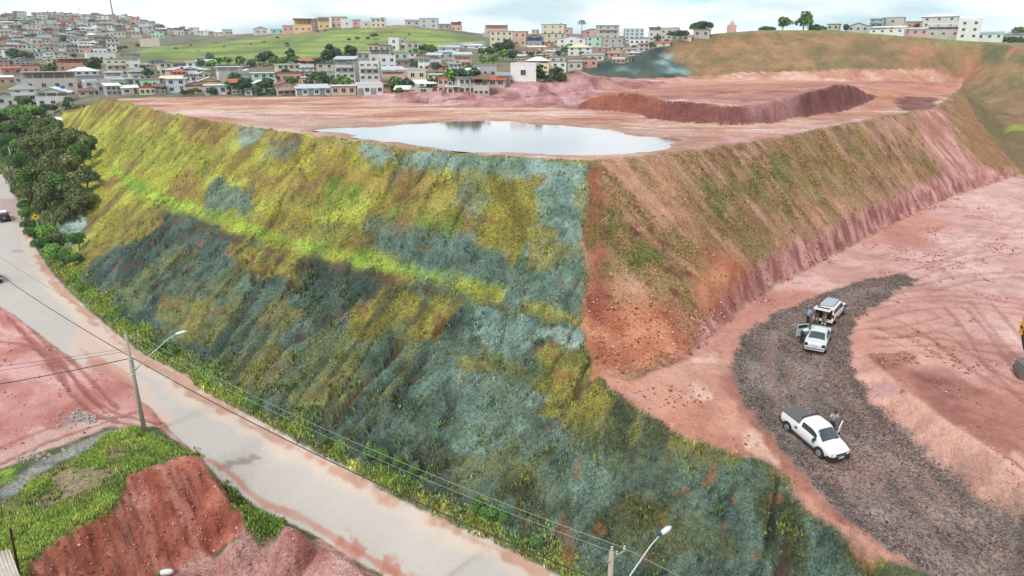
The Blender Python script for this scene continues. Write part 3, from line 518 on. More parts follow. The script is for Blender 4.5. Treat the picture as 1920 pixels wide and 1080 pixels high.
# displaced-surface lookup for things that stand on the ground
lr_ = np.log(rr)
ZG = Z.reshape(NR, NA)
def gz(x, y):
    r = math.hypot(x, y); a = math.atan2(x, y)
    i = int(np.searchsorted(rr, r))-1; i = max(0, min(NR-2, i)); f = (r-rr[i])/(rr[i+1]-rr[i])
    g = (math.degrees(a)+50)/.1
    if g < 0 or g >= 1000: return float(hgt(np.array([x]), np.array([y]))[0])
    j = int(g); h = g-j
    return float((ZG[i, j]*(1-h)+ZG[i, j+1]*h)*(1-f)+(ZG[i+1, j]*(1-h)+ZG[i+1, j+1]*h)*f)
print('ALB ready', N)
# ---------------- ground material ----------------
def newmat(name):
    m = bpy.data.materials.new(name); m.use_nodes = True; nt = m.node_tree
    return m, nt, nt.nodes['Principled BSDF']
def ND(nt, t, ins=None, **k):
    n = nt.nodes.new(t)
    for a, b in k.items(): setattr(n, a, b)
    for a, b in (ins or {}).items():
        if hasattr(b, 'is_output') or isinstance(b, bpy.types.NodeSocket): nt.links.new(b, n.inputs[a])
        else: n.inputs[a].default_value = b
    return n
def MT(nt, op, a, b=0.0, c=None):
    n = nt.nodes.new('ShaderNodeMath'); n.operation = op
    for i, q in enumerate((a, b) if c is None else (a, b, c)):
        if isinstance(q, bpy.types.NodeSocket): nt.links.new(q, n.inputs[i])
        else: n.inputs[i].default_value = q
    return n.outputs[0]
gmat, nt, bs = newmat('ground surface')
alb = ND(nt, 'ShaderNodeAttribute', attribute_name='alb').outputs['Color']
prp = ND(nt, 'ShaderNodeAttribute', attribute_name='prp'); sep = ND(nt, 'ShaderNodeSeparateColor', {'Color': prp.outputs['Color']})
veg, grv, wet = sep.outputs[0], sep.outputs[1], sep.outputs[2]
pos = ND(nt, 'ShaderNodeNewGeometry').outputs['Position']
na = ND(nt, 'ShaderNodeTexNoise', {'Vector': pos, 'Scale': 3.2, 'Detail': 6.0, 'Roughness': .75}).outputs['Fac']
nb = ND(nt, 'ShaderNodeTexNoise', {'Vector': pos, 'Scale': 9.0, 'Detail': 3.0, 'Roughness': .6}).outputs['Fac']
nc = ND(nt, 'ShaderNodeTexNoise', {'Vector': pos, 'Scale': .5, 'Detail': 5.0, 'Roughness': .65}).outputs['Fac']
vo = ND(nt, 'ShaderNodeTexVoronoi', {'Vector': pos, 'Scale': 9.0}); vcol = ND(nt, 'ShaderNodeSeparateColor', {'Color': vo.outputs['Color']}).outputs[0]
a1 = MT(nt, 'SUBTRACT', na, .5); b1 = MT(nt, 'SUBTRACT', nb, .5); c1 = MT(nt, 'SUBTRACT', nc, .5)
amp = MT(nt, 'MULTIPLY_ADD', veg, 1.9, 1.0)
f = MT(nt, 'MULTIPLY', MT(nt, 'ADD', MT(nt, 'ADD', a1, MT(nt, 'MULTIPLY', b1, .8)), MT(nt, 'MULTIPLY', c1, .5)), amp)
f = MT(nt, 'ADD', f, MT(nt, 'MULTIPLY', MT(nt, 'SUBTRACT', vcol, .42), MT(nt, 'MULTIPLY', grv, 1.1)))
f = MT(nt, 'MAXIMUM', MT(nt, 'ADD', f, 1.0), .25)
vm = ND(nt, 'ShaderNodeVectorMath', {0: alb}, operation='SCALE'); nt.links.new(f, vm.inputs['Scale'])
nt.links.new(vm.outputs[0], bs.inputs['Base Color'])
rgh = MT(nt, 'SUBTRACT', .95, MT(nt, 'MULTIPLY', wet, .85)); nt.links.new(rgh, bs.inputs['Roughness'])
bs.inputs['Specular IOR Level'].default_value = .25
hh = MT(nt, 'ADD', MT(nt, 'MULTIPLY', MT(nt, 'ADD', a1, MT(nt, 'MULTIPLY', b1, .5)), MT(nt, 'MULTIPLY_ADD', veg, .30, .16)), MT(nt, 'MULTIPLY', vcol, MT(nt, 'MULTIPLY', grv, .10)))
bp = ND(nt, 'ShaderNodeBump', {'Height': hh, 'Distance': 1.0, 'Strength': .8}); nt.links.new(bp.outputs[0], bs.inputs['Normal'])
# ---------------- build ground objects ----------------
ii = np.arange(NR*NA).reshape(NR, NA)
a = ii[:-1, :]; b = np.roll(ii, -1, 1)[:-1, :]; c = np.roll(ii, -1, 1)[1:, :]; d = ii[1:, :]
F = np.stack([a.ravel(), b.ravel(), c.ravel(), d.ravel()], 1)[:, ::-1]
FR = REG[F[:, 0]]
def tag(o, label=None, cat=None, group=None, kind=None):
    if label: o['label'] = label
    if cat: o['category'] = cat
    if group: o['group'] = group
    if kind: o['kind'] = kind
    return o
names = {0: 'ground', 1: 'pasture_hill', 2: 'cut_slope', 3: 'earth_platform', 4: 'embankment', 5: 'work_ground', 6: 'gravel_road', 7: 'road', 8: 'dirt_lot', 9: 'grass_bank', 10: 'red_earth_bank'}
glab = {0: ('rough ground of the valley and the far town hillsides', 'ground'), 1: ('rounded green pasture hill between the houses', 'hill'), 2: ('tall brown cut slope with thin grass behind the earth platform', 'hill'),
 3: ('flat salmon coloured earth platform holding the muddy pond', 'ground'), 4: ('hydroseeded green and teal embankment below the platform', 'slope'), 5: ('pink muddy ground with tyre tracks beside the gravel ramp', 'ground'),
 6: ('dark gravel ramp where the white vehicles are parked', 'road'), 7: ('pale dusty paved road along the embankment foot', 'road'), 8: ('pink dirt lot beside the paved road', 'ground'), 9: ('grassy bank above the red earth cut', 'ground'), 10: ('steep red eroded earth cut below the grassy bank', 'slope')}
for k, nm in names.items():
    fs = F[FR == k]
    if not len(fs): continue
    us, inv = np.unique(fs, return_inverse=True); inv = inv.reshape(fs.shape)
    me = bpy.data.meshes.new(nm); me.vertices.add(len(us)); me.vertices.foreach_set('co', np.stack([X[us], Y[us], Z[us]], 1).astype(np.float32).ravel())
    me.loops.add(inv.size); me.loops.foreach_set('vertex_index', inv.astype(np.int32).ravel())
    me.polygons.add(len(inv)); me.polygons.foreach_set('loop_start', np.arange(0, inv.size, 4, dtype=np.int32)); me.polygons.foreach_set('loop_total', np.full(len(inv), 4, np.int32))
    me.update(calc_edges=True); me.polygons.foreach_set('use_smooth', np.ones(len(inv), bool))
    at = me.color_attributes.new('alb', 'FLOAT_COLOR', 'POINT'); at.data.foreach_set('color', np.concatenate([np.clip(ALB[us], 0, 1), np.ones((len(us), 1))], 1).astype(np.float32).ravel())
    at = me.color_attributes.new('prp', 'FLOAT_COLOR', 'POINT'); at.data.foreach_set('color', np.stack([VEG[us], GRV[us], WET[us], np.ones(len(us))], 1).astype(np.float32).ravel())
    me.materials.append(gmat); o = bpy.data.objects.new(nm, me); COL.objects.link(o); tag(o, glab[k][0], glab[k][1], kind='structure')
# pond
pm_, nt, bs = newmat('muddy water'); bs.inputs['Base Color'].default_value = (*S(150,104,80), 1); bs.inputs['Roughness'].default_value = .1; bs.inputs['IOR'].default_value = 1.4; bs.inputs['Coat Weight'].default_value = 1; bs.inputs['Coat Roughness'].default_value = .07; bs.inputs['Coat IOR'].default_value = 1.6
nn = ND(nt, 'ShaderNodeTexNoise', {'Scale': 2.0, 'Detail': 2.0, 'Vector': ND(nt, 'ShaderNodeNewGeometry').outputs['Position']}); bp = ND(nt, 'ShaderNodeBump', {'Height': nn.outputs['Fac'], 'Distance': .004, 'Strength': .3}); nt.links.new(bp.outputs[0], bs.inputs['Normal'])
me = bpy.data.meshes.new('pond'); cx, cy = pondw.mean(0); 
wp = px2w([(500,215),(700,212),(900,214),(1100,222),(1250,232),(1400,242),(1440,248),(1350,268),(1285,282),(1130,292.5),(930,290),(780,278),(640,255),(540,236)], -9.98)
me.from_pydata([(x, y, -9.96) for x, y in wp], [], [list(range(len(wp)))[::-1]]); me.materials.append(pm_)
if me.polygons[0].normal.z < 0: me.flip_normals()
o = bpy.data.objects.new('pond', me); COL.objects.link(o); tag(o, 'wide shallow muddy pond reflecting the clouds on the platform', 'pond', kind='structure')
# ================= OBJECT HELPERS =================
class MB:
    def __init__(s): s.v = []; s.f = []; s.c = []
    def add(s, vs, fs):
        b = len(s.v); s.v += [tuple(q) for q in vs]; s.f += [tuple(b+i for i in f) for f in fs]; return s
    def box(s, c, d, rz=0, top=None):
        x, y, z = d[0]/2, d[1]/2, d[2]/2; t = top or (1, 1); cs, sn = math.cos(rz), math.sin(rz); o = []
        for k, (kx, ky) in ((-1, (1, 1)), (1, t)):
            for a, b in ((-1, -1), (1, -1), (1, 1), (-1, 1)):
                X_, Y_ = a*x*kx, b*y*ky; o.append((c[0]+X_*cs-Y_*sn, c[1]+X_*sn+Y_*cs, c[2]+k*z))
        return s.add(o, [(3, 2, 1, 0), (4, 5, 6, 7), (0, 1, 5, 4), (1, 2, 6, 5), (2, 3, 7, 6), (3, 0, 4, 7)])
    def tube(s, pts, rs, n=8, cap=True):
        pts = [Vector(p) for p in pts]; rs = rs if isinstance(rs, (list, tuple)) else [rs]*len(pts); b = len(s.v)
        for i, p in enumerate(pts):
            t = (pts[min(i+1, len(pts)-1)]-pts[max(i-1, 0)]).normalized(); a = t.orthogonal().normalized() if i == 0 else (a-t*a.dot(t)).normalized(); c = t.cross(a)
            for k in range(n):
                q = 2*math.pi*k/n; s.v.append(tuple(p+(a*math.cos(q)+c*math.sin(q))*rs[i]))
        for i in range(len(pts)-1):
            for k in range(n): s.f.append((b+i*n+k, b+i*n+(k+1) % n, b+(i+1)*n+(k+1) % n, b+(i+1)*n+k))
        if cap: s.f.append(tuple(b+k for k in range(n))[::-1]); s.f.append(tuple(b+(len(pts)-1)*n+k for k in range(n)))
        return s
    def cyl(s, c, r, h, n=12, axis='Z'):
        d = {'X': Vector((h/2, 0, 0)), 'Y': Vector((0, h/2, 0)), 'Z': Vector((0, 0, h/2))}[axis]; c = Vector(c); return s.tube([c-d, c+d], r, n)
    def prism(s, poly, y0, y1):      # polygon in XZ swept along Y
        n = len(poly); o = [(x, y0, z) for x, z in poly]+[(x, y1, z) for x, z in poly]
        return s.add(o, [tuple(range(n)), tuple(range(2*n-1, n-1, -1))]+[(i, i+n, (i+1) % n+n, (i+1) % n) for i in range(n)])
    def mesh(s, name, mat, smooth=False):
        me = bpy.data.meshes.new(name); me.from_pydata(s.v, [], s.f)
        if mat: me.materials.append(mat)
        if smooth: me.polygons.foreach_set('use_smooth', [True]*len(me.polygons))
        me.update(); return me
def ob(name, me, parent=None, loc=None, rz=None, sc=None):
    o = bpy.data.objects.new(name, me); COL.objects.link(o)
    if parent is not None: o.parent = parent
    if loc is not None: o.location = loc
    if rz is not None: o.rotation_euler = (0, 0, rz)
    if sc is not None: o.scale = sc
    return o
def thing(name, loc, rz, label, cat, group=None):
    o = ob(name, None, None, loc, rz); o.empty_display_size = .1; return tag(o, label, cat, group)
def copy_thing(src, loc=None, rz=None, label=None, sc=None):
    c = src.copy(); COL.objects.link(c)
    if loc is not None: c.location = loc
    if rz is not None: c.rotation_euler = (0, 0, rz)
    if sc is not None: c.scale = sc
    if label: c['label'] = label
    for k in src.children:
        d = k.copy(); COL.objects.link(d); d.parent = c
        for g in k.children: e_ = g.copy(); COL.objects.link(e_); e_.parent = d
    return c
MATS = {}
def mat(name, col, rough=.8, var=.12, ns=2.0, metal=0, spec=.4, coat=0, streak=0, bump=0):
    if name in MATS: return MATS[name]
    m, nt, bs = newmat(name); MATS[name] = m
    bs.inputs['Roughness'].default_value = rough; bs.inputs['Metallic'].default_value = metal; bs.inputs['Specular IOR Level'].default_value = spec; bs.inputs['Coat Weight'].default_value = coat
    tcn = ND(nt, 'ShaderNodeTexCoord').outputs['Object']; oi = ND(nt, 'ShaderNodeNewGeometry').outputs['Position']
    mpn = ND(nt, 'ShaderNodeMapping', {'Vector': oi}); mpn.inputs['Scale'].default_value = (1, 1, .25 if streak else 1)
    a = ND(nt, 'ShaderNodeTexNoise', {'Vector': mpn.outputs[0], 'Scale': ns, 'Detail': 5.0, 'Roughness': .65}).outputs['Fac']
    f = MT(nt, 'MULTIPLY_ADD', MT(nt, 'SUBTRACT', a, .5), var*2.5, 1.0)
    if streak:
        b = ND(nt, 'ShaderNodeTexNoise', {'Vector': mpn.outputs[0], 'Scale': 1.1, 'Detail': 4.0}).outputs['Fac']
        f = MT(nt, 'SUBTRACT', f, MT(nt, 'MULTIPLY', MT(nt, 'MAXIMUM', MT(nt, 'SUBTRACT', b, .52), 0.0), streak*4))
    v = ND(nt, 'ShaderNodeVectorMath', operation='SCALE'); v.inputs[0].default_value = col; nt.links.new(f, v.inputs['Scale']); nt.links.new(v.outputs[0], bs.inputs['Base Color'])
    if bump: nt.links.new(ND(nt, 'ShaderNodeBump', {'Height': a, 'Distance': bump}).outputs[0], bs.inputs['Normal'])
    return m
def attrmat(name, attr='lc', rough=.7, transl=0):
    m, nt, bs = newmat(name); c = ND(nt, 'ShaderNodeAttribute', attribute_name=attr).outputs['Color']
    nt.links.new(c, bs.inputs['Base Color']); bs.inputs['Roughness'].default_value = rough; bs.inputs['Specular IOR Level'].default_value = .25
    return m
def npmesh(name, V, Fc, cols, m, nside):
    me = bpy.data.meshes.new(name); me.vertices.add(len(V)); me.vertices.foreach_set('co', V.astype(np.float32).ravel())
    me.loops.add(Fc.size); me.loops.foreach_set('vertex_index', Fc.astype(np.int32).ravel()); me.polygons.add(len(Fc))
    me.polygons.foreach_set('loop_start', np.arange(0, Fc.size, nside, dtype=np.int32)); me.polygons.foreach_set('loop_total', np.full(len(Fc), nside, np.int32)); me.update(calc_edges=True)
    if cols is not None:
        at = me.color_attributes.new('lc', 'FLOAT_COLOR', 'POINT'); at.data.foreach_set('color', np.concatenate([np.clip(cols, 0, 1), np.ones((len(V), 1))], 1).astype(np.float32).ravel())
    me.materials.append(m); return me
ORD = ['first','second','third','fourth','fifth','sixth','seventh','eighth','ninth','tenth','eleventh','twelfth','thirteenth','fourteenth','fifteenth','sixteenth','seventeenth','eighteenth','nineteenth','twentieth']
for T_, t_ in (('twenty','twentieth'),('thirty','thirtieth'),('forty','fortieth'),('fifty','fiftieth'),('sixty','sixtieth')):
    if T_ != 'twenty': ORD.append(t_)
    ORD += [T_+'-'+o for o in ORD[:9]]
NR_ = np.random.default_rng(5)
# ================= GRASS, GRAVEL (uncountable) =================
blade_m = attrmat('grass blades', rough=.8)
def sample_ground(w, n):
    """random points of the ground, picked by weight w per quad corner, jittered inside its cell"""
    cell = (R_.ravel()*.0046*R_.ravel()*math.radians(.1)); p = np.maximum(w, 0)*cell; p = np.where(R_.ravel() < 23, 0, p); p[np.abs(np.degrees(AZ.ravel())) > 49.8] = 0
    p /= p.sum(); i = NR_.choice(N, n, p=p); r = R_.ravel()[i]; az = AZ.ravel()[i]
    r2 = r*(1+(NR_.random(n))*.0045); a2 = az+NR_.random(n)*math.radians(.1)
    k = np.log(r2/r)/.0045*.98
    j = np.minimum(i+NA, N-1); z = Z[i]*(1-k)+Z[j]*k
    return np.stack([np.sin(a2)*r2, np.cos(a2)*r2, z], 1), i
def blades(name, w, n, h0, h1, wd, lab, cat, dark=.45, light=1.9, tint=None, nb=3, gain=1.35):
    P, i = sample_ground(w*(ALB[:, 1] > ALB[:, 0]*(.86 if tint is not None else .6)), n); n = len(P); V = []; Cc = []
    base = ALB[i]*gain*(dark+(light-dark)*NR_.random((n, 1))**1.3)
    if tint is not None: q = (NR_.random((n, 1)) < .25); base = np.where(q, np.array(tint)*(dark+(light-dark)*NR_.random((n, 1))), base)
    for b in range(nb):
        a = NR_.random(n)*6.283; hh = h0+(h1-h0)*NR_.random(n); ww = wd*(.6+.8*NR_.random(n)); ln = .5*hh*(NR_.random(n)-.2); o = NR_.normal(0, wd*.8, (n, 2))
        x = P[:, 0]+o[:, 0]; y = P[:, 1]+o[:, 1]; z = P[:, 2]-.03; ca, sa = np.cos(a), np.sin(a)
        p0 = np.stack([x-ca*ww, y-sa*ww, z], 1); p1 = np.stack([x+ca*ww, y+sa*ww, z], 1); p2 = np.stack([x-sa*ln, y+ca*ln, z+hh], 1)
        V.append(np.stack([p0, p1, p2], 1)); Cc.append(np.stack([base*.8, base*.8, base*1.15], 1))
    V = np.concatenate(V).reshape(-1, 3); Cc = np.concatenate(Cc).reshape(-1, 3)
    o = ob(name, npmesh(name, V, np.arange(len(V)).reshape(-1, 3), Cc, blade_m, 3)); tag(o, lab, cat, kind='stuff'); return o
d_ = R_.ravel()
distw = np.clip(70/d_, .12, 1.4)
blades('slope_grass', fl*(.25+VEG)*distw*(nz(2.5, 301) > .38), 70000, .04, .16, .05, 'short grass growing through the teal spray on the road side slope', 'grass', tint=S(120, 132, 64))
blades('sparse_grass', fr*VEG*distw*(nz(2.0, 302) > .5), 18000, .05, .16, .05, 'sparse dry grass on the brown face above the ramp', 'grass')
blades('verge_grass', np.maximum(fl, 0)*vg*distw+mask([(418,905),(450,935),(534,978),(530,998),(470,1000),(436,950)], .4), 26000, .10, .32, .08, 'bright weeds along the foot of the embankment', 'weeds', tint=S(150, 172, 70), gain=1.6)
blades('bank_grass', grs*np.maximum(nz(1.3, 303)-.3, .02), 26000, .10, .36, .045, 'tall green grass on top of the red earth bank', 'grass', tint=S(158, 172, 84), gain=1.6)
far_g = (Z < -15)*(Y > 98)*np.clip(1-np.clip(pm+road+gm_+fl+fr+low+lot+cutf+lo2+cutm, 0, 1), 0, 1)*(X < -40)*(Y < 260)
blades('wild_grass', far_g*distw, 26000, .4, 1.2, .22, 'wild green undergrowth beside the road and below the town', 'grass', tint=S(120, 146, 66), gain=1.7)
def stones(name, w, n, s0, s1, cols, lab, cat):
    P, i = sample_ground(w, n); n = len(P); sz = s0+(s1-s0)*NR_.random(n)**2.5
    O = np.array([(1, 0, 0), (-1, 0, 0), (0, 1, 0), (0, -1, 0), (0, 0, .8), (0, 0, -.6)]); T = np.array([(0, 2, 4), (2, 1, 4), (1, 3, 4), (3, 0, 4), (2, 0, 5), (1, 2, 5), (3, 1, 5), (0, 3, 5)])
    a = NR_.random(n)*6.28; ca, sa = np.cos(a), np.sin(a); sc = sz[:, None]*(.6+.8*NR_.random((n, 3)))
    L = O[None]*sc[:, None, :]*(.75+.5*NR_.random((n, 6, 1))); V = np.stack([L[..., 0]*ca[:, None]-L[..., 1]*sa[:, None], L[..., 0]*sa[:, None]+L[..., 1]*ca[:, None], L[..., 2]], 2)+P[:, None, :]+np.array([0, 0, .02])
    Fc = (T[None]+np.arange(n)[:, None, None]*6).reshape(-1, 3); c = np.array(cols)[NR_.integers(0, len(cols), n)]*(.6+.8*NR_.random((n, 1)))
    o = ob(name, npmesh(name, V.reshape(-1, 3), Fc, np.repeat(c, 6, 0), blade_m, 3)); tag(o, lab, cat, kind='stuff')
stones('gravel', gm_*(.10+np.clip(gedge, 0, 1)*1.6+(nz(2, 304) > .55)*.4), 30000, .018, .075, [S(96,82,78), S(118,102,96), S(150,138,132), S(74,64,62), S(130,96,86)], 'loose dark crushed stone on the curving ramp', 'gravel')
stones('earth_clods', fr*.18*sm(SLP, .3, .6)*(nz(1.5, 305) > .5)+low*(1-gm_)*(nz(3, 306) > .62)*.7+cutf*.8+lot*.25*(nz(2, 307) > .55)+lo2*.2+lr*fr*1.5+mask([(1635,668),(1700,663),(1720,682),(1650,690)], .6)*2, 13000, .03, .14, [S(176,104,84), S(196,132,116), S(140,76,62), S(206,160,148)], 'crumbled red and pink earth clods lying on the banks', 'earth clods')
blades('weed_clumps', fl*sm(nz(1.1, 310, 3), .62, .7)*distw*(.3+nz(9, 311)), 9000, .15, .38, .07, 'taller weed clumps scattered over the road side slope', 'weeds', tint=S(128, 140, 60), gain=1.3)
# ================= TREES =================
leaf_m = attrmat('tree leaves', rough=.65); bark_m = mat('bark', S(120, 104, 88), .95, .3, 6)
def crown_mesh(name, lobes, n, ls, cols, seed, flat=1.0):
    r = np.random.default_rng(seed); L = np.array(lobes, float); wt = L[:, 3]**2; k = r.choice(len(L), n, p=wt/wt.sum())
    d = r.normal(size=(n, 3)); d /= np.linalg.norm(d, axis=1)[:, None]; d[:, 2] = np.where(d[:, 2] < -.35, -d[:, 2], d[:, 2]); rad = L[k, 3]*(.55+.5*r.random(n)**.6)
    C_ = L[k, :3]+d*rad[:, None]*np.array([1, 1, flat]); 
    nrm = d+r.normal(0, .55, (n, 3)); nrm /= np.linalg.norm(nrm, axis=1)[:, None]; t = np.cross(nrm, r.normal(size=(n, 3))); t /= np.linalg.norm(t, axis=1)[:, None]; b = np.cross(nrm, t)
    s1 = ls*(.6+.9*r.random(n))[:, None]; s2 = s1*(.5+.5*r.random(n))[:, None]; cup = nrm*s1*.3
    V = np.stack([C_-t*s1, C_-b*s2-cup*.3, C_+t*s1*(.7+.5*r.random((n, 1))), C_+b*s2+cup], 1)
    cc = 1.5*np.array(cols)[r.integers(0, len(cols), n)]*(.65+.8*r.random((n, 1)))*(.8+.45*vnoise(C_[:, 0]*1.1+7, C_[:, 2]*1.1+C_[:, 1], seed))[:, None]
    return npmesh(name, V.reshape(-1, 3), np.arange(4*n).reshape(-1, 4), np.repeat(cc, 4, 0), leaf_m, 4)
def tree_meshes(kind, seed, n, H=1.0):
    r = random.Random(seed); DG = [S(38,58,36), S(54,78,44), S(70,94,52), S(46,66,46)]; LG = [S(64,98,44), S(90,126,54), S(110,146,62)]; OG = [S(74,86,50), S(92,102,58), S(108,112,66), S(64,78,46)]
    cols = {'dark': DG, 'light': LG, 'olive': OG, 'round': DG[:3], 'mid': DG[1:3]+LG[:2], 'bush': DG[1:]+LG[:1], 'tall': DG}[kind]
    lob = []
    m = {'tall': 7, 'bush': 5}.get(kind, 9)
    for i in range(m):
        a = r.random()*6.28; q = r.random()
        if kind == 'tall': lob.append((.09*math.cos(a), .09*math.sin(a), .25+.62*i/m, .20*(1-.55*i/m)))
        elif kind == 'bush': lob.append((.34*math.cos(a)*q, .34*math.sin(a)*q, .28+.2*r.random(), .28+.1*r.random()))
        elif kind == 'round': lob.append((.42*math.cos(i*.7)*(.4+.6*q), .42*math.sin(i*.7)*(.4+.6*q), .62+.16*r.random()-.1*q, .24))
        else: lob.append((.3*math.cos(a)*q, .3*math.sin(a)*q, .45+.36*r.random(), .17+.11*r.random()))
    crown = crown_mesh('crown', lob, n, .026 if n > 900 else .06, cols, seed)
    t = MB(); t.tube([(0, 0, -.06), (.01, 0, .2), (-.01, .01, .5), (0, 0, .72)], [.035, .026, .018, .006], 6)
    for i in range(5):
        a = i*1.3; t.tube([(0, 0, .25+.07*i), (.1*math.cos(a), .1*math.sin(a), .4+.07*i), (.22*math.cos(a), .22*math.sin(a), .52+.06*i)], [.014, .009, .003], 5)
    return crown, t.mesh('trunk', bark_m)
TREES = {}
def tree(kind, u, v, px, label, name='tree', cat='tree', t=None, wide=1.0, grp=None, hi=False, sink=.3, seed=None):
    p = PT(u, v, t) if t else hit(u, v)
    if p is None: return None
    D = p.length; h = px/FPX*p.dot(Vector((0, cp, -sp)))
    sd_ = (seed or rng.randrange(3)); key = (kind, hi, sd_)
    if key not in TREES: TREES[key] = tree_meshes(kind, sd_*37+len(kind)+(100 if hi else 0), 6500 if hi else 700)
    cm, tm = TREES[key]; zz = gz(p.x, p.y) if t is None else p.z
    e_ = thing(name, (p.x, p.y, zz-sink*min(1, h/5)), rng.random()*6.28, label, cat, grp); e_.scale = (h*wide, h*wide, h)
    ob('crown', cm, e_); ob('trunk', tm, e_); return e_
# ================= HOUSES =================
WC = {'white': S(226,226,222), 'off-white': S(206,202,194), 'cream': S(214,200,168), 'pale yellow': S(226,208,144), 'yellow': S(220,180,104), 'peach': S(214,164,134), 'pink': S(212,150,146), 'mint green': S(170,212,184), 'blue': S(112,134,172), 'pale blue': S(188,206,216),
      'grey': S(158,156,152), 'beige': S(184,172,156), 'brick': S(186,112,80), 'brown': S(132,100,84), 'teal': S(104,150,148), 'dark red': S(120,72,66), 'pale grey': S(188,188,186), 'orange': S(214,128,84)}
def wallm(c): return mat('wall '+c, tuple(min(.9, x*.82+.14) for x in WC[c]), .9, .13, 1.2, streak=.16, spec=.2, bump=.02)
RFC = {'grey': S(150,150,148), 'white': S(222,224,224), 'tile': S(182,96,66), 'dark': S(84,78,76), 'blue': S(70,120,176), 'maroon': S(112,66,60), 'brown': S(124,94,76), 'cream': S(226,208,168), 'teal': S(120,176,172), 'metal': S(184,192,198)}
def roofm(c): return mat('roof '+c, RFC[c], .65, .16, 1.0, spec=.3)
glass_m = mat('window pane', S(44,48,52), .15, .1, 1, spec=.6); frame_m = mat('window frame', S(214,214,210), .6, .06); dark_m = mat('shaded opening', S(60,54,50), .9, .2, 1)
tankb = mat('blue water tank', S(50,96,150), .5, .05); tankg = mat('grey water tank', S(120,128,134), .6, .05); concrete = mat('concrete', S(170,164,154), .9, .14, 2, streak=.1); doorm = mat('door paint', S(120,84,70), .7, .1)
_w = MB(); _w.box((0, -.03, .6), (1.3, .08, .07)); _w.box((0, -.03, -.6), (1.44, .14, .07)); _w.box((-.62, -.03, 0), (.07, .08, 1.13)); _w.box((.62, -.03, 0), (.07, .08, 1.13)); _w.box((0, -.028, 0), (.05, .06, 1.13)); WIN = _w.mesh('window', frame_m)
PANE = MB().box((0, -.006, 0), (1.17, .02, 1.13)).mesh('pane', glass_m)
DOOR = MB().box((0, -.03, 1.0), (.9, .07, 2.0)).box((.32, -.08, 1.0), (.05, .05, .14)).mesh('door', doorm)
GARAGE = MB().box((0, -.03, 1.1), (2.3, .07, 2.2)).box((0, -.08, .6), (2.3, .03, .05)).box((0, -.08, 1.1), (2.3, .03, .05)).box((0, -.08, 1.6), (2.3, .03, .05)).mesh('garage_door', mat('garage door', S(150,150,152), .6, .1))
TANKB = MB().tube([(0, 0, 0), (0, 0, .75), (0, 0, .95)], [.5, .62, .3], 12).mesh('water_tank', tankb); TANKG = MB().tube([(0, 0, 0), (0, 0, .75), (0, 0, .95)], [.5, .62, .3], 12).mesh('water_tank', tankg)
HCOUNT = 0
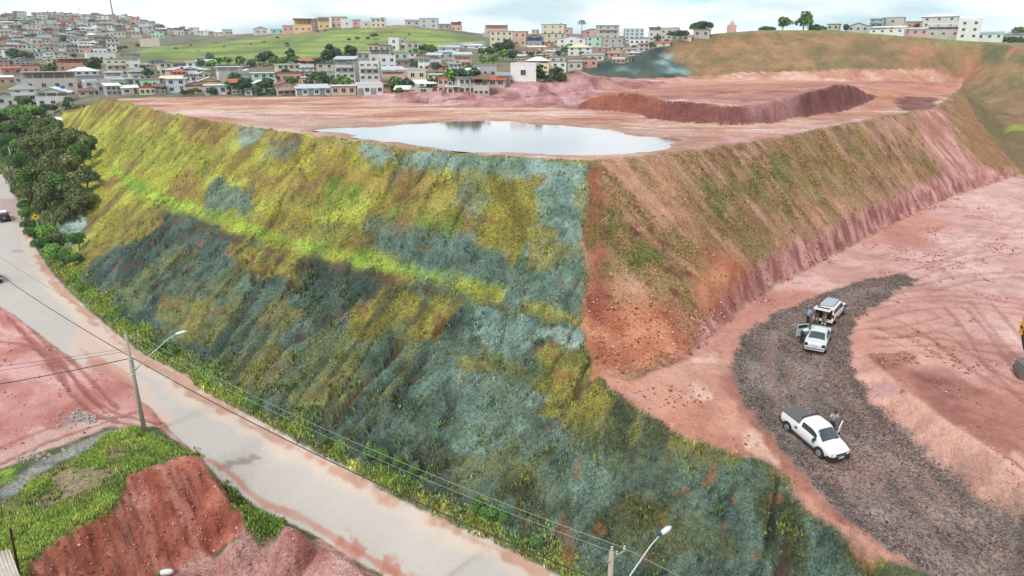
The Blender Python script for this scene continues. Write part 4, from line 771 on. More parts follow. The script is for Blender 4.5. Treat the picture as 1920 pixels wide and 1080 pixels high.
def house(p, w, h, d, col, roof, rc, st, rz, label, nwin, opts='', group=None, cat='house', simple=False, name='house'):
    """walls, roof, windows (frame > pane), tank; front is -Y locally, p the middle of the front's foot"""
    e_ = thing(name, p, rz, label, cat, group); m = wallm(col); H = h
    rh = {'flat': .0, 'parapet': .0, 'shed': .12*d, 'gable': .16*w if w < 9 else 1.5, 'hip': 1.5, 'lift': 1.0}.get(roof, 0); rh = min(rh, H*.35)
    wh = H-rh; sth = wh/st
    wb = MB(); open_top = 'o' in opts and st > 1; bh = wh-sth if open_top else wh
    wb.box((0, d/2, bh/2-1.5), (w, d, bh+3))
    if open_top:   # roofed terrace: parapet, posts, back room
        wb.box((0, .08, bh+.45), (w, .15, .9)); wb.box((-w/2+.075, d/2, bh+.45), (.15, d-.3, .9)); wb.box((w/2-.075, d/2, bh+.45), (.15, d-.3, .9)); wb.box((0, d*.72, bh+sth/2), (w*.96, d*.5, sth-.02))
        for k in range(max(2, int(w/3))+1): wb.box((-w/2+.16+(w-.32)*k/max(2, int(w/3)), .14, bh+sth/2+.2), (.2, .2, sth-.42))
    if roof == 'gable': wb.prism([(-w/2, wh), (w/2, wh), (0, wh+rh)], .02, d-.02)
    if 's' in opts and not simple: wb.box((0, -.04, sth*(st-1)), (w+.1, .1, .22))
    if 'b' in opts and st > 1 and not simple:   # balcony
        wb.box((0, -.55, sth*(st-1)), (w*.8, 1.1, .14)); wb.box((0, -1.05, sth*(st-1)+.5), (w*.8, .1, .9)); wb.box((-w*.4+.06, -.5, sth*(st-1)+.5), (.1, 1.0, .9)); wb.box((w*.4-.06, -.5, sth*(st-1)+.5), (.1, 1.0, .9))
    if 'c' in opts:   # open carport in the lowest storey
        wb.box((0, .05, .1), (w+.1, .3, .2))
    ob('wall', wb.mesh('wall', m), e_)
    rb = MB(); ov = .35
    if roof == 'flat': rb.box((0, d/2, wh+.08), (w+2*ov, d+2*ov, .16))
    elif roof == 'parapet':
        rb.box((0, d/2, wh+.03), (w-.3, d-.3, .06)); rb.box((0, .07, wh+.3), (w+.04, .18, .6)); rb.box((0, d-.07, wh+.3), (w+.04, .18, .6)); rb.box((-w/2+.07, d/2, wh+.3), (.18, d-.34, .6)); rb.box((w/2-.07, d/2, wh+.3), (.18, d-.34, .6))
    elif roof in ('shed', 'lift'):
        z0 = wh+.05+(.0 if roof == 'shed' else .8); a0 = (-w/2-ov); a1 = w/2+ov
        for q, (zf, zb) in enumerate(((z0, z0+rh),)):
            rb.add([(a0, -ov, zf), (a1, -ov, zf), (a1, d+ov, zb), (a0, d+ov, zb), (a0, -ov, zf+.09), (a1, -ov, zf+.09), (a1, d+ov, zb+.09), (a0, d+ov, zb+.09)], [(3, 2, 1, 0), (4, 5, 6, 7), (0, 1, 5, 4), (1, 2, 6, 5), (2, 3, 7, 6), (3, 0, 4, 7)])
        k = int(w/1.2)
        for i in range(k): x_ = a0+(a1-a0)*(i+.5)/k; rb.add([(x_-.05, -ov, z0+.09), (x_+.05, -ov, z0+.09), (x_+.05, d+ov, z0+rh+.09), (x_-.05, d+ov, z0+rh+.09), (x_, -ov, z0+.15), (x_, d+ov, z0+rh+.15)], [(0, 1, 4), (1, 2, 5, 4), (2, 3, 5), (3, 0, 4, 5)])
        if roof == 'lift':
            for sx in (-1, 1):
                for yy in (.3, d-.3): rb.box((sx*(w/2-.3), yy, wh+.45+(yy/d)*rh/2), (.12, .12, .95+(yy/d)*rh))
    elif roof == 'gable':
        for sx in (-1, 1): rb.add([(sx*(w/2+ov), -ov, wh-ov*rh/(w/2)+.02), (0, -ov, wh+rh+.02), (0, d+ov, wh+rh+.02), (sx*(w/2+ov), d+ov, wh-ov*rh/(w/2)+.02), (sx*(w/2+ov), -ov, wh-ov*rh/(w/2)+.14), (0, -ov, wh+rh+.16), (0, d+ov, wh+rh+.16), (sx*(w/2+ov), d+ov, wh-ov*rh/(w/2)+.14)],
                                  [(3, 2, 1, 0), (4, 5, 6, 7), (0, 1, 5, 4), (2, 3, 7, 6), (3, 0, 4, 7)] if sx > 0 else [(0, 1, 2, 3), (7, 6, 5, 4), (4, 5, 1, 0), (6, 7, 3, 2), (7, 4, 0, 3)])
    elif roof == 'hip':
        a, b_ = w/2+.5, .5; r_ = max(.3, w/2-d/2); rb.add([(-a, -b_, wh), (a, -b_, wh), (a, d+b_, wh), (-a, d+b_, wh), (-r_, d/2, wh+rh), (r_, d/2, wh+rh), (-a, -b_, wh-.1), (a, -b_, wh-.1), (a, d+b_, wh-.1), (-a, d+b_, wh-.1)], [(0, 1, 5, 4), (1, 2, 5), (2, 3, 4, 5), (3, 0, 4), (6, 7, 1, 0), (7, 8, 2, 1), (8, 9, 3, 2), (9, 6, 0, 3), (9, 8, 7, 6)])
    rf = ob('roof', rb.mesh('roof', roofm(rc)), e_)
    if 't' in opts: ob('water_tank', TANKB if 'B' in opts else TANKG, rf, (w*.28, d*.6, wh+(.1 if roof in ('flat', 'parapet') else rh*.7)))
    rows = st-1 if open_top else st
    if simple:
        n = max(1, nwin)
        for s_i in range(rows):
            for k in range(n):
                if rng.random() < .2: continue
                ob('window', PANE, e_, (-w/2+w*(k+.5)/n, -.012, sth*(s_i+.55)), sc=(.95, 1, min(1, sth/2.6)))
    else:
        for s_i in range(rows):
            for k in range(nwin):
                x_ = -w/2+w*(k+.5)/nwin; 
                if s_i == 0 and 'g' in opts and k % 2 == 0: ob('garage_door', GARAGE, e_, (x_, 0, .02), sc=(min(1, w/nwin/2.6), 1, 1)); continue
                if s_i == 0 and k == nwin//2 and 'd' in opts: ob('door', DOOR, e_, (x_, 0, 0)); continue
                wi = ob('window', WIN, e_, (x_, -.002, sth*(s_i+.55)), sc=(min(1, w/nwin/1.9), 1, min(1, sth/2.5))); ob('pane', PANE, wi)
        for s_i in range(rows):
            if rng.random() < .8:
                for sx in (-1, 1):
                    wi = ob('window', WIN, e_, (sx*(w/2+.002), d*.45, sth*(s_i+.55)), sx*math.pi/2); ob('pane', PANE, wi)
    return e_
def hrow(rowname, items, group, t=None, base_t=None, simple=False):
    items = sorted(items, key=lambda q: (q[0]+q[1])/2); NO = ['', 'one', 'two', 'three', 'four', 'five']; used = {}
    RN = {'flat': 'flat roof', 'parapet': 'flat parapet roof', 'shed': 'sloping sheet roof', 'gable': 'gabled roof', 'hip': 'hipped roof', 'lift': 'raised metal roof'}
    for i, it in enumerate(items):
        u0, u1, vt, vb, c, roof, rc, st, nw = it[:9]; op = it[9] if len(it) > 9 else ''; tt = it[10] if len(it) > 10 else t
        uc = (u0+u1)/2
        if tt: p = PT(uc, vb, tt)
        else:
            p = None
            for dv in range(0, 40, 2):
                p = hit(uc, vb+dv)
                if p is not None: break
        if p is None: print('house miss', it); continue
        dep = p.dot(Vector((0, cp, -sp))); w = (u1-u0)/FPX*dep; h = max(2.2*st*.8, (vb-vt)/FPX*dep); d = min(11, max(5.5, w*.75))
        zz = p.z if tt else min(p.z, gz(p.x, p.y)+.3)
        rz = -math.atan2(p.x, p.y)+rng.uniform(-.22, .22)
        rt = {'flat': 'flat', 'parapet': 'flat', 'shed': 'sloping', 'gable': 'gabled', 'hip': 'hipped', 'lift': 'raised'}[roof]
        lab = f"{c} {NO[st]}-storey house, {'red tiled' if rc == 'tile' else rc} {rt} roof, {ORD[i]} from left {rowname}"
        house((p.x, p.y, zz), w*.97, h, d, c, roof, rc, st, rz, lab, nw, op, group, simple=simple)
F_, PA, SH_, GA, HI, LI = 'flat', 'parapet', 'shed', 'gable', 'hip', 'lift'
rf_ = random.Random(31); ALLR = []
def fill(items, vb, ua, ub, wpx, avoid=(), p=.9):
    ALLR.extend((q[0], q[1], q[2], q[3]) for q in items if q not in ALLR); u = ua
    while u < ub:
        w_ = wpx*rf_.uniform(.75, 1.5); hp = wpx*rf_.uniform(.45, .85); v_ = vb+rf_.uniform(-3, 3); r = (u, u+w_, v_-hp, v_)
        ov = sum(max(0, min(r[1], q[1])-max(r[0], q[0]))*max(0, min(r[3], q[3])-max(r[2], q[2])) for q in ALLR)/(w_*hp)
        if ov < .35 and rf_.random() < p and not any(a < u+w_/2 < b for a, b in avoid):
            items.append((*r, rf_.choice(['white','off-white','white','cream','beige','grey','pale grey','peach','brick','pale grey','brown','pink','pale blue']), rf_.choice(['flat','shed','parapet','gable','hip','shed','lift']), rf_.choice(['grey','white','brown','metal','dark','tile','grey']), 2 if hp > wpx*.62 else 1, 2 if w_ < 22 else 3, rf_.choice(['', 's', 'o', 'tB', 'd', 't']))); ALLR.append(r)
        u += w_*rf_.uniform(.8, 1.1)
    return items
hrow('in row nearest platform', fill([
 (-22,-2,172,200,'beige',GA,'tile',1,2,''), (0,27,176,201,'white',GA,'maroon',1,2,'d'), (30,74,160,200,'white',HI,'grey',3,2,'sb'), (73,129,166,198,'off-white',GA,'white',2,3,'otB'),
 (150,178,168,180,'beige',SH_,'brown',1,2,''), (185,212,160,174,'grey',PA,'grey',1,2,''), (212,234,150,166,'off-white',F_,'metal',1,2,'d'), (266,300,152,166,'mint green',PA,'grey',1,2,''), (232,262,162,176,'off-white',SH_,'white',1,2,'d'), (315,350,149,174,'pale blue',F_,'white',2,2,'sd'), (350,385,158,176,'peach',GA,'brown',2,2,'o'), (386,425,161,178,'off-white',F_,'white',1,3,'d'),
 (478,512,152,174,'mint green',GA,'white',2,2,''), (520,557,155,178,'peach',GA,'brown',2,3,'b'), (557,621,161,179,'white',SH_,'metal',1,6,'g'), (622,668,162,179,'peach',F_,'white',1,3,'o'), (671,719,160,179,'white',PA,'white',1,4,'g'),
 (717,742,149,172,'orange',SH_,'brown',1,2,'d'), (766,800,134,168,'cream',PA,'metal',2,2,'s'), (783,826,160,175,'beige',LI,'white',1,2,'d'), (900,947,145,160,'beige',SH_,'tile',1,3,''), (956,1006,124,152,'white',PA,'white',1,1,'s')], 176, 130, 900, 22),
 'houses just beyond the far rim of the platform')
hrow('in second row behind platform', fill(fill([
 (56,144,138,184,'beige',F_,'grey',3,4,'o'), (0,30,143,160,'brick',SH_,'white',1,2,''), (31,55,144,158,'grey',PA,'grey',1,2,''), (132,184,127,150,'white',HI,'white',2,4,'s'), (200,230,137,160,'white',F_,'white',2,2,'og'),
 (146,196,146,162,'grey',PA,'grey',1,3,''), (248,284,128,149,'cream',HI,'grey',2,3,'o'), (285,303,145,160,'pink',SH_,'maroon',1,1,''), (303,341,144,162,'brown',SH_,'cream',1,2,'g'), (347,369,143,154,'white',F_,'dark',1,2,''),
 (375,417,147,166,'yellow',GA,'metal',2,3,'o'), (408,452,127,152,'white',F_,'white',2,3,'o'), (453,474,142,158,'grey',PA,'grey',1,2,''), (476,517,138,158,'mint green',F_,'white',2,3,'s'), (517,566,139,155,'brick',PA,'brown',1,4,''),
 (566,592,146,162,'peach',F_,'white',1,2,''), (568,600,135,148,'pale grey',F_,'grey',1,2,''), (600,629,138,152,'grey',PA,'grey',1,3,''), (629,668,113,158,'pale grey',LI,'metal',4,3,'ob'), (661,678,128,152,'pale blue',F_,'grey',2,1,''),
 (675,713,120,162,'off-white',PA,'white',4,3,'sb'), (717,761,131,152,'peach',LI,'metal',2,2,'o'), (746,790,132,144,'pink',PA,'white',1,3,''), (801,851,141,162,'cream',F_,'white',2,4,'s'), (888,932,126,152,'grey',PA,'grey',1,3,''),
 (934,956,138,156,'grey',SH_,'grey',1,2,''), (987,1030,108,140,'pale yellow',HI,'white',3,3,'o'), (1033,1062,118,138,'white',PA,'grey',2,2,''), (1064,1092,114,132,'beige',SH_,'grey',1,2,''), (1091,1120,112,127,'brick',PA,'brown',1,2,'')], 158, -10, 960, 22), 147, 0, 950, 20),
 'houses of the second row behind the platform')
hrow('in third row behind platform', fill(fill(fill([
 (8,42,126,140,'brick',SH_,'tile',1,2,''), (45,92,125,138,'brick',PA,'brown',1,3,''), (112,168,111,134,'brick',F_,'cream',2,3,'o'), (204,240,114,142,'cream',PA,'grey',3,3,'b'), (232,263,105,128,'white',LI,'dark',2,2,'otB'),
 (168,217,102,119,'white',PA,'white',1,3,''), (302,324,119,140,'cream',F_,'dark',2,2,''), (322,395,125,143,'peach',HI,'metal',2,5,'o'), (326,350,117,128,'brown',SH_,'brown',1,2,''), (350,366,117,128,'white',F_,'white',1,1,''),
 (458,478,131,145,'white',GA,'white',1,1,''), (465,484,112,124,'off-white',GA,'dark',1,1,''), (522,564,122,141,'cream',F_,'white',2,4,'t'), (563,590,129,142,'white',F_,'dark',1,2,''), (594,627,120,141,'beige',F_,'dark',2,2,'t'),
 (713,743,108,132,'white',PA,'white',2,2,'s'), (694,734,95,118,'off-white',F_,'grey',2,3,'o'), (738,766,99,114,'mint green',F_,'white',1,2,''), (766,781,100,120,'off-white',F_,'grey',2,1,'b'), (742,768,112,124,'brown',SH_,'brown',1,2,''),
 (784,806,111,133,'white',F_,'metal',2,2,'o'), (800,828,104,122,'pale grey',LI,'metal',2,2,'o'), (804,842,121,134,'brick',SH_,'brown',1,2,''), (850,885,103,126,'peach',LI,'metal',2,3,'ob'), (822,852,96,112,'grey',SH_,'metal',1,2,''),
 (1030,1060,107,120,'pale grey',F_,'grey',1,2,'t'), (1068,1092,108,118,'off-white',SH_,'brown',1,3,''), (1090,1132,101,114,'white',SH_,'grey',1,3,''), (1118,1144,98,108,'brown',SH_,'brown',1,2,'')], 134, 0, 900, 20, ((395,460),(480,520))), 124, 0, 400, 18), 118, 690, 1180, 18, ((900,965),)),
 'houses of the third row behind the platform')
hrow('in cluster below pasture', fill(fill([
 (669,694,98,112,'grey',SH_,'grey',1,2,''), (690,711,84,98,'peach',F_,'dark',1,2,''), (711,732,84,97,'beige',SH_,'dark',1,2,''), (729,749,74,95,'white',PA,'white',2,1,'tB'), (749,763,76,93,'white',F_,'white',2,1,'bt'), (763,786,82,102,'beige',PA,'grey',2,2,''),
 (822,862,86,97,'pale grey',SH_,'metal',1,2,''), (862,905,83,91,'white',SH_,'white',1,2,''), (897,936,89,104,'grey',SH_,'metal',1,2,''), (968,1008,90,104,'peach',SH_,'brown',1,3,''), (990,1026,86,98,'peach',SH_,'cream',1,2,''),
 (1019,1040,80,89,'orange',F_,'tile',1,2,''), (1064,1110,84,104,'white',HI,'cream',2,3,'s'), (1118,1143,88,100,'brick',SH_,'grey',1,2,''), (1145,1172,86,96,'peach',SH_,'grey',1,2,''), (1140,1166,98,108,'orange',SH_,'grey',1,2,''), (1172,1200,90,98,'beige',SH_,'grey',1,2,'')], 107, 680, 1190, 16, ((780,830),(900,965))), 98, 960, 1200, 16),
 'houses of the upper cluster')
hrow('on terrace right of pasture', fill(fill(fill([
 (908,953,45,66,'peach',LI,'white',2,3,'o'), (918,962,60,90,'cream',F_,'white',3,4,'s'), (962,987,61,88,'peach',F_,'brown',2,2,'s'), (987,1016,67,89,'blue',GA,'dark',2,2,'o'), (1014,1058,47,66,'cream',F_,'grey',2,3,'t'), (1056,1071,52,64,'pink',SH_,'grey',1,1,''),
 (1022,1062,64,84,'cream',F_,'grey',2,3,'s'), (1044,1098,69,92,'white',GA,'white',2,3,'s'), (1094,1126,55,72,'pink',GA,'brown',2,2,''), (1098,1128,70,88,'mint green',F_,'metal',2,2,''), (1118,1160,50,82,'beige',F_,'grey',4,3,'b'), (1130,1168,74,90,'grey',PA,'grey',2,3,''),
 (1171,1207,56,80,'pale blue',PA,'white',4,4,''), (1180,1217,73,86,'white',F_,'grey',1,4,''), (1215,1238,53,78,'off-white',F_,'grey',3,2,'ot'), (1237,1271,55,76,'beige',PA,'grey',2,3,'t'), (1232,1256,79,86,'cream',SH_,'tile',1,1,''), (1275,1296,66,76,'cream',SH_,'tile',1,1,''), (1299,1330,56,72,'grey',F_,'grey',1,2,'t')], 86, 960, 1230, 15), 74, 960, 1290, 14), 64, 960, 1180, 13),
 'houses on the terrace right of the pasture')
hrow('on pasture hilltop', [
 (478,502,51,66,'off-white',GA,'grey',1,2,''), (508,533,48,58,'mint green',SH_,'teal',1,2,''), (531,552,43,57,'pink',F_,'grey',1,2,''), (551,586,34,57,'yellow',PA,'brown',2,3,'o'), (586,600,26,47,'brown',GA,'brown',2,1,''), (597,619,27,49,'yellow',SH_,'dark',2,2,'o'),
 (622,649,27,46,'peach',F_,'grey',2,3,''), (640,662,36,51,'white',PA,'white',1,1,''), (657,677,33,47,'pink',SH_,'brown',1,1,''), (677,697,35,46,'off-white',PA,'white',1,1,''), (696,723,30,45,'cream',F_,'grey',2,3,'t'), (760,788,35,47,'pale grey',SH_,'tile',1,2,''),
 (786,822,31,47,'pale grey',PA,'grey',2,2,'t'), (822,844,39,49,'grey',SH_,'dark',1,2,''), (845,865,37,52,'peach',F_,'dark',2,2,'ot')],
 'houses along the crest of the pasture hill')
hrow('above brown slope', [
 (1550,1571,46,58,'beige',F_,'brown',1,2,'',350), (1590,1626,44,60,'pale grey',GA,'grey',1,3,'',350), (1629,1653,37,60,'teal',F_,'teal',3,2,'b',345), (1652,1690,36,58,'beige',PA,'grey',2,1,'',346), (1632,1692,52,62,'white',LI,'white',1,4,'',332), (1694,1737,52,66,'pink',SH_,'metal',1,3,'',335),
 (1698,1726,43,54,'brick',PA,'brown',1,2,'',370), (1726,1787,28,62,'off-white',HI,'white',3,3,'',380), (1740,1796,47,68,'beige',LI,'metal',2,3,'o',330), (1795,1832,36,74,'white',LI,'white',3,2,'',320), (1833,1876,60,74,'white',SH_,'teal',1,3,'',330), (1884,1940,60,78,'grey',SH_,'grey',1,3,'',340)],
 'buildings on the crest above the brown slope')
# far left hill town: rows of small houses stepping up the hill
rr2 = random.Random(99); cl = ['off-white','off-white','white','white','peach','beige','grey','pale grey','cream','brick','white','mint green','brown','beige','pale grey','pink']
rcs = ['grey','grey','brown','dark','tile','white','metal','brown']
rowsv = [(28,0,215,8),(33,0,250,8),(38,-5,290,9),(44,-5,300,9),(50,-10,330,10),(56,-10,380,10),(63,-10,420,11),(70,-15,300,12),(78,-15,225,13),(87,-15,225,13),(97,-15,215,14),(109,-15,112,15)]
for ri, (vb, a, b, wpx) in enumerate(rowsv):
    items = []; u = a+rr2.random()*8
    while u < b:
        w_ = wpx*rr2.uniform(.9, 1.9); hp = wpx*rr2.uniform(.62, 1.05)
        sky_v = np.interp(u, [0, 60, 120, 240, 300, 330, 380, 430], [29, 26, 27, 32, 44, 52, 58, 60])
        vv = max(vb, sky_v+rr2.uniform(0, 3))+rr2.uniform(-1.5, 1.5)
        if rr2.random() < .93:
            items.append((u, u+w_, vv-hp, vv+2, rr2.choice(cl), rr2.choice([F_, SH_, GA, PA, HI, SH_, F_]), rr2.choice(rcs), 2 if hp > wpx*.75 else 1, max(1, int(w_/6)), rr2.choice(['', '', 'o', 't'])))
        u += w_*rr2.uniform(.9, 1.15)
    hrow(f'in hillside row {["one","two","three","four","five","six","seven","eight","nine","ten","eleven","twelve"][ri]}', items, 'small houses covering the far left hill', simple=True)
# boundary walls on the pasture hill and by the town
def gwall(pts, h, label, th=.3, c='grey'):
    b = MB(); P_ = []
    for q in pts:
        p = PT(*q) if len(q) == 3 else hit(*q)
        if p is None: continue
        P_.append(p)
    if len(P_) < 2: return
    o0 = P_[0].copy()
    for p, q in zip(P_[:-1], P_[1:]):
        d = (q-p); L = math.hypot(d.x, d.y); m_ = (p+q)/2-o0; n = max(1, int(L/4))
        for i in range(n):
            c0 = p.lerp(q, (i+.5)/n)-o0; b.box((c0.x, c0.y, c0.z+h/2-1), (L/n-.01, th, h+2), math.atan2(d.y, d.x))
            c1 = p.lerp(q, i/n)-o0; b.box((c1.x, c1.y, c1.z+h/2-.95), (th*1.25, th*1.25, h+2.1), math.atan2(d.y, d.x))
    o = ob('boundary_wall', b.mesh('boundary_wall', wallm(c)), None, o0); tag(o, label, 'wall')
gwall([(655,50),(700,48),(742,46)], 2.2, 'long grey block wall left of centre on the pasture hilltop')
gwall([(742,47),(790,47),(830,49),(870,55),(905,68),(935,76)], 2.4, 'grey block wall running down the right side of the pasture')
gwall([(264,88),(300,87),(340,82),(360,78)], 5.0, 'tall grey retaining wall at the upper left corner of the pasture', c='beige')
gwall([(100,168),(150,166),(230,160)], 2.5, 'low grey yard wall behind the big beige building')
gwall([(470,160),(520,158)], 2, 'low wall beside the mint green house', c='pale grey')
gwall([(815,99),(860,90),(910,86)], 2.5, 'white wall at the foot of the pasture, left of the terrace houses', c='white')
gwall([(414,156),(440,155),(473,153)], 4, 'grey retaining wall below the white flat roofed house')
# tall radio masts, pink chapel tower
mast_m = mat('mast steel', S(150,150,156), .6, .05)
p = hit(213, 34) or PT(213, 34, 680); b = MB(); hm = 46/FPX*p.length
b.tube([(0, 0, -2), (-.5, 0, hm)], [.9, .35], 6); [b.box((0, 0, hm*k/8), (2.2-.15*k, .4, .25)) for k in range(1, 8)]
tag(ob('radio_mast', b.mesh('radio_mast', mast_m), None, p), 'tall thin grey radio mast on the far left hilltop', 'mast')
p = hit(150, 32) or PT(150, 32, 680); b = MB(); b.tube([(0, 0, -2), (0, 0, 9)], [.3, .12], 6); b.box((0, 0, 7), (3, .3, .3))
tag(ob('antenna', b.mesh('antenna', mast_m), None, p), 'short antenna among the rooftops left of the tall mast', 'mast')
p = PT(1373, 60, 420); e_ = thing('chapel_tower', p, 0, 'small pink stepped chapel tower on the crest beside the big round tree', 'tower')
ob('base', MB().box((0, 2, 1.5), (4.6, 4, 5)).mesh('base', wallm('pink')), e_); ob('belfry', MB().box((0, 2, 4.9), (3, 2.8, 1.8), top=(.7, .7)).mesh('belfry', wallm('pink')), e_); ob('spire', MB().tube([(0, 2, 5.8), (0, 2, 6.9), (0, 2, 8.2)], [.8, .6, .05], 8).mesh('spire', wallm('off-white')), e_)
# low white shed roof in the trees by the mound
p = hit(106, 232); house((p.x, p.y, p.z-.8), 4.2, 2.2, 4, 'white', SH_, 'white', 1, .2, 'small white roofed shed between the trees left of the mound', 1, name='shed', cat='shed')
# ================= TREE PLACEMENT =================
def trees(kind, grp, lab, items, up=1.0, **k):
    items = sorted(items)
    for i, it in enumerate(items): tree(kind if len(it) < 4 else it[3], it[0], it[1], it[2]*up, lab.format(ORD[i]), grp=grp, **k)
trees('olive', 'trees of the grove beside the mound', 'grove tree, {} from left in the wooded strip beside the mound', [(45,335,52,'mid'),(60,300,48,'olive'),(72,345,53,'olive'),(88,310,61,'olive'),(95,360,58,'olive'),(110,330,57,'olive'),(118,385,65,'mid'),(128,300,64,'olive'),(140,345,56,'olive'),(146,395,63,'olive'),(160,320,56,'mid'),(166,360,56,'olive'),(98,398,60,'olive'),(60,262,50,'mid'),(84,272,54,'olive'),(170,300,47,'olive'),(110,285,54,'mid'),(140,275,41,'olive'),(160,285,44,'olive'),(62,385,50,'olive'),(78,405,34,'olive'),(128,415,38,'olive'),(160,400,45,'olive'),(56,360,44,'mid'),(104,262,46,'olive'),(48,300,44,'light')], hi=True, wide=.95)
trees('bush', 'shrubs along the uphill verge', 'green shrub, {} from left along the uphill verge of the road', [(66,455,34,'mid'),(84,478,36,'mid'),(102,492,36,'light'),(120,500,30,'mid'),(60,432,28),(142,500,26,'mid'),(46,395,26),(40,372,26,'mid'),(92,455,40,'light'),(110,470,40,'olive'),(150,470,36,'mid'),(50,412,24,'mid'),(700,862,30,'mid'),(722,872,34,'mid'),(748,880,30,'mid'),(775,890,26,'mid'),(893,968,34,'mid'),(918,980,36,'mid'),(945,988,30,'mid'),(300,660,20,'mid'),(326,672,22,'mid'),(480,772,26,'mid'),(610,838,22,'mid'),(1005,1030,24,'mid')], hi=True, wide=1.15, name='shrub', cat='shrub')
trees('light', 'leafy trees at the left edge', 'bright leafy tree, {} from left at the left picture edge', [(5,240,36),(22,232,34),(40,238,40,'mid'),(60,232,34),(12,262,34,'mid'),(34,262,36,'dark'),(0,284,40,'bush'),(78,226,26,'mid'),(20,296,36,'bush'),(46,205,24,'olive'),(104,212,16,'dark'),(86,206,14,'bush'),(125,205,14,'dark'),(-14,250,44,'dark')], wide=1.25, hi=True)
trees('dark', 'trees between the valley houses', 'dark green tree, {} from left among the valley houses', [(92,155,24),(182,140,26),(172,138,20),(100,142,18),(55,160,14,'bush'),(278,148,18),(270,140,14),(250,158,12,'bush'),(300,140,10,'bush'),(440,165,26,'mid'),(455,176,24),(432,176,20,'mid'),(470,172,22),(484,178,18,'bush'),(500,176,26),(540,152,20),(548,160,18,'bush'),(582,162,12,'bush'),(598,164,26,'round'),(612,160,18,'bush'),(640,160,16,'light'),(650,168,20,'light'),(628,165,14,'olive'),(740,172,24,'mid'),(762,174,22),(752,178,16,'bush'),(808,172,22,'mid'),(830,172,22),(850,165,27,'light'),(866,170,30),(884,172,34),(878,150,24,'mid'),(895,168,24),(782,128,14,'bush'),(820,138,18,'olive'),(1010,152,30,'tall'),(1003,140,22,'tall'),(1040,146,20,'round'),(1052,148,20,'bush'),(1028,150,14,'bush'),(358,178,12,'bush'),(400,178,16,'bush'),(346,178,10,'bush'),(516,178,14,'bush'),(118,190,14,'bush'),(190,172,12,'light'),(205,174,10,'bush'),(215,170,14,'mid'),(130,192,12,'bush'),(228,166,10,'light'),(160,176,10,'bush'),(265,165,10,'bush'),(280,168,12,'light'),(295,166,10,'bush'),(308,172,9,'bush'),(372,178,12,'mid')], wide=1.2, up=1.2)
trees('mid', 'trees along the foot of the pasture', 'leafy tree, {} from left in the belt below the pasture', [(395,120,18),(378,130,16),(398,132,18,'light'),(412,124,14),(430,125,16,'light'),(450,128,20),(470,125,14,'bush'),(485,120,14,'light'),(495,125,22,'dark'),(506,122,24,'dark'),(520,128,20,'mid'),(532,126,18,'light'),(546,118,26,'tall'),(556,126,18),(570,128,16),(585,124,16,'bush'),(600,128,18,'dark'),(610,122,18,'olive'),(622,118,34,'tall'),(616,122,24,'dark'),(632,120,24,'dark'),(640,124,14,'bush'),(656,112,26,'tall'),(662,112,22,'dark'),(650,114,16,'bush'),(790,100,14),(800,104,18,'dark'),(812,106,20),(780,104,12,'light'),(706,84,4,'bush'),(905,110,18,'light'),(920,112,20,'dark'),(935,106,22,'dark'),(950,104,26,'dark'),(944,116,20,'light'),(925,124,20,'light'),(905,124,18,'light'),(960,118,20,'dark'),(970,108,14,'bush'),(1048,108,12,'dark'),(1066,102,18,'light'),(1058,104,14),(1092,104,8,'bush'),(996,106,10,'bush'),(1010,104,10,'bush')], wide=1.2, up=1.15)
trees('dark', 'small trees of the far left hill', 'small dark tree, {} from left on the far left town hill', [(24,112,22),(34,112,20),(44,114,18),(56,113,14),(8,118,12,'bush'),(20,122,10,'bush'),(38,58,10),(30,62,12,'bush'),(50,52,10,'round'),(62,72,9),(125,80,14,'round'),(118,80,10,'bush'),(204,82,12,'round'),(216,95,10),(226,94,10,'bush'),(236,92,9,'bush'),(258,88,9,'bush'),(272,48,6),(278,62,9,'bush'),(70,128,12,'bush'),(100,120,14,'mid'),(106,128,14,'dark'),(310,76,6,'bush'),(362,58,5),(392,60,5),(140,108,10,'bush'),(110,108,10,'bush'),(165,98,10,'bush'),(160,88,8),(250,46,5,'bush'),(325,70,5,'bush'),(445,60,8),(150,50,8,'bush'),(175,60,7,'bush'),(85,66,7,'bush')], wide=1.2)
trees('bush', 'bushes on the pasture', 'dark bush, {} from left on the open pasture slope', [(302,78,5),(330,92,4),(358,86,4),(372,96,3),(520,72,5),(538,84,6),(540,88,4),(655,76,6),(670,74,7),(690,74,6),(702,74,12,'round'),(580,52,13,'dark'),(590,54,16,'dark'),(600,52,12,'dark'),(618,50,8),(630,50,9,'dark'),(642,49,6),(752,45,6,'dark'),(768,66,4),(735,62,2),(420,88,3),(470,84,3),(495,80,4),(765,46,5),(595,62,6,'mid'),(610,60,5,'mid')], wide=1.5)
trees('dark', 'trees on the right skyline', 'dark tree, {} from left on the right skyline', [(961,57,8,'dark',),(975,56,9,'round'),(985,57,9,'round'),(1196,74,14,'dark'),(1232,78,12,'round'),(1262,76,18,'round'),(1275,76,20,'round'),(1286,72,16,'dark'),(1250,80,8,'bush')], wide=1.25)
trees('bush', 'hedges below the terrace houses', 'green bush, {} from left under the terrace houses', [(1190,92,10),(1205,90,12),(1220,90,14),(1212,84,8),(1150,82,6),(1165,84,6)], wide=1.4)
tree('round', 1312, 70, 30, 'large dark round crowned tree on the crest left of the chapel tower', t=330, wide=1.35, seed=2, hi=True)
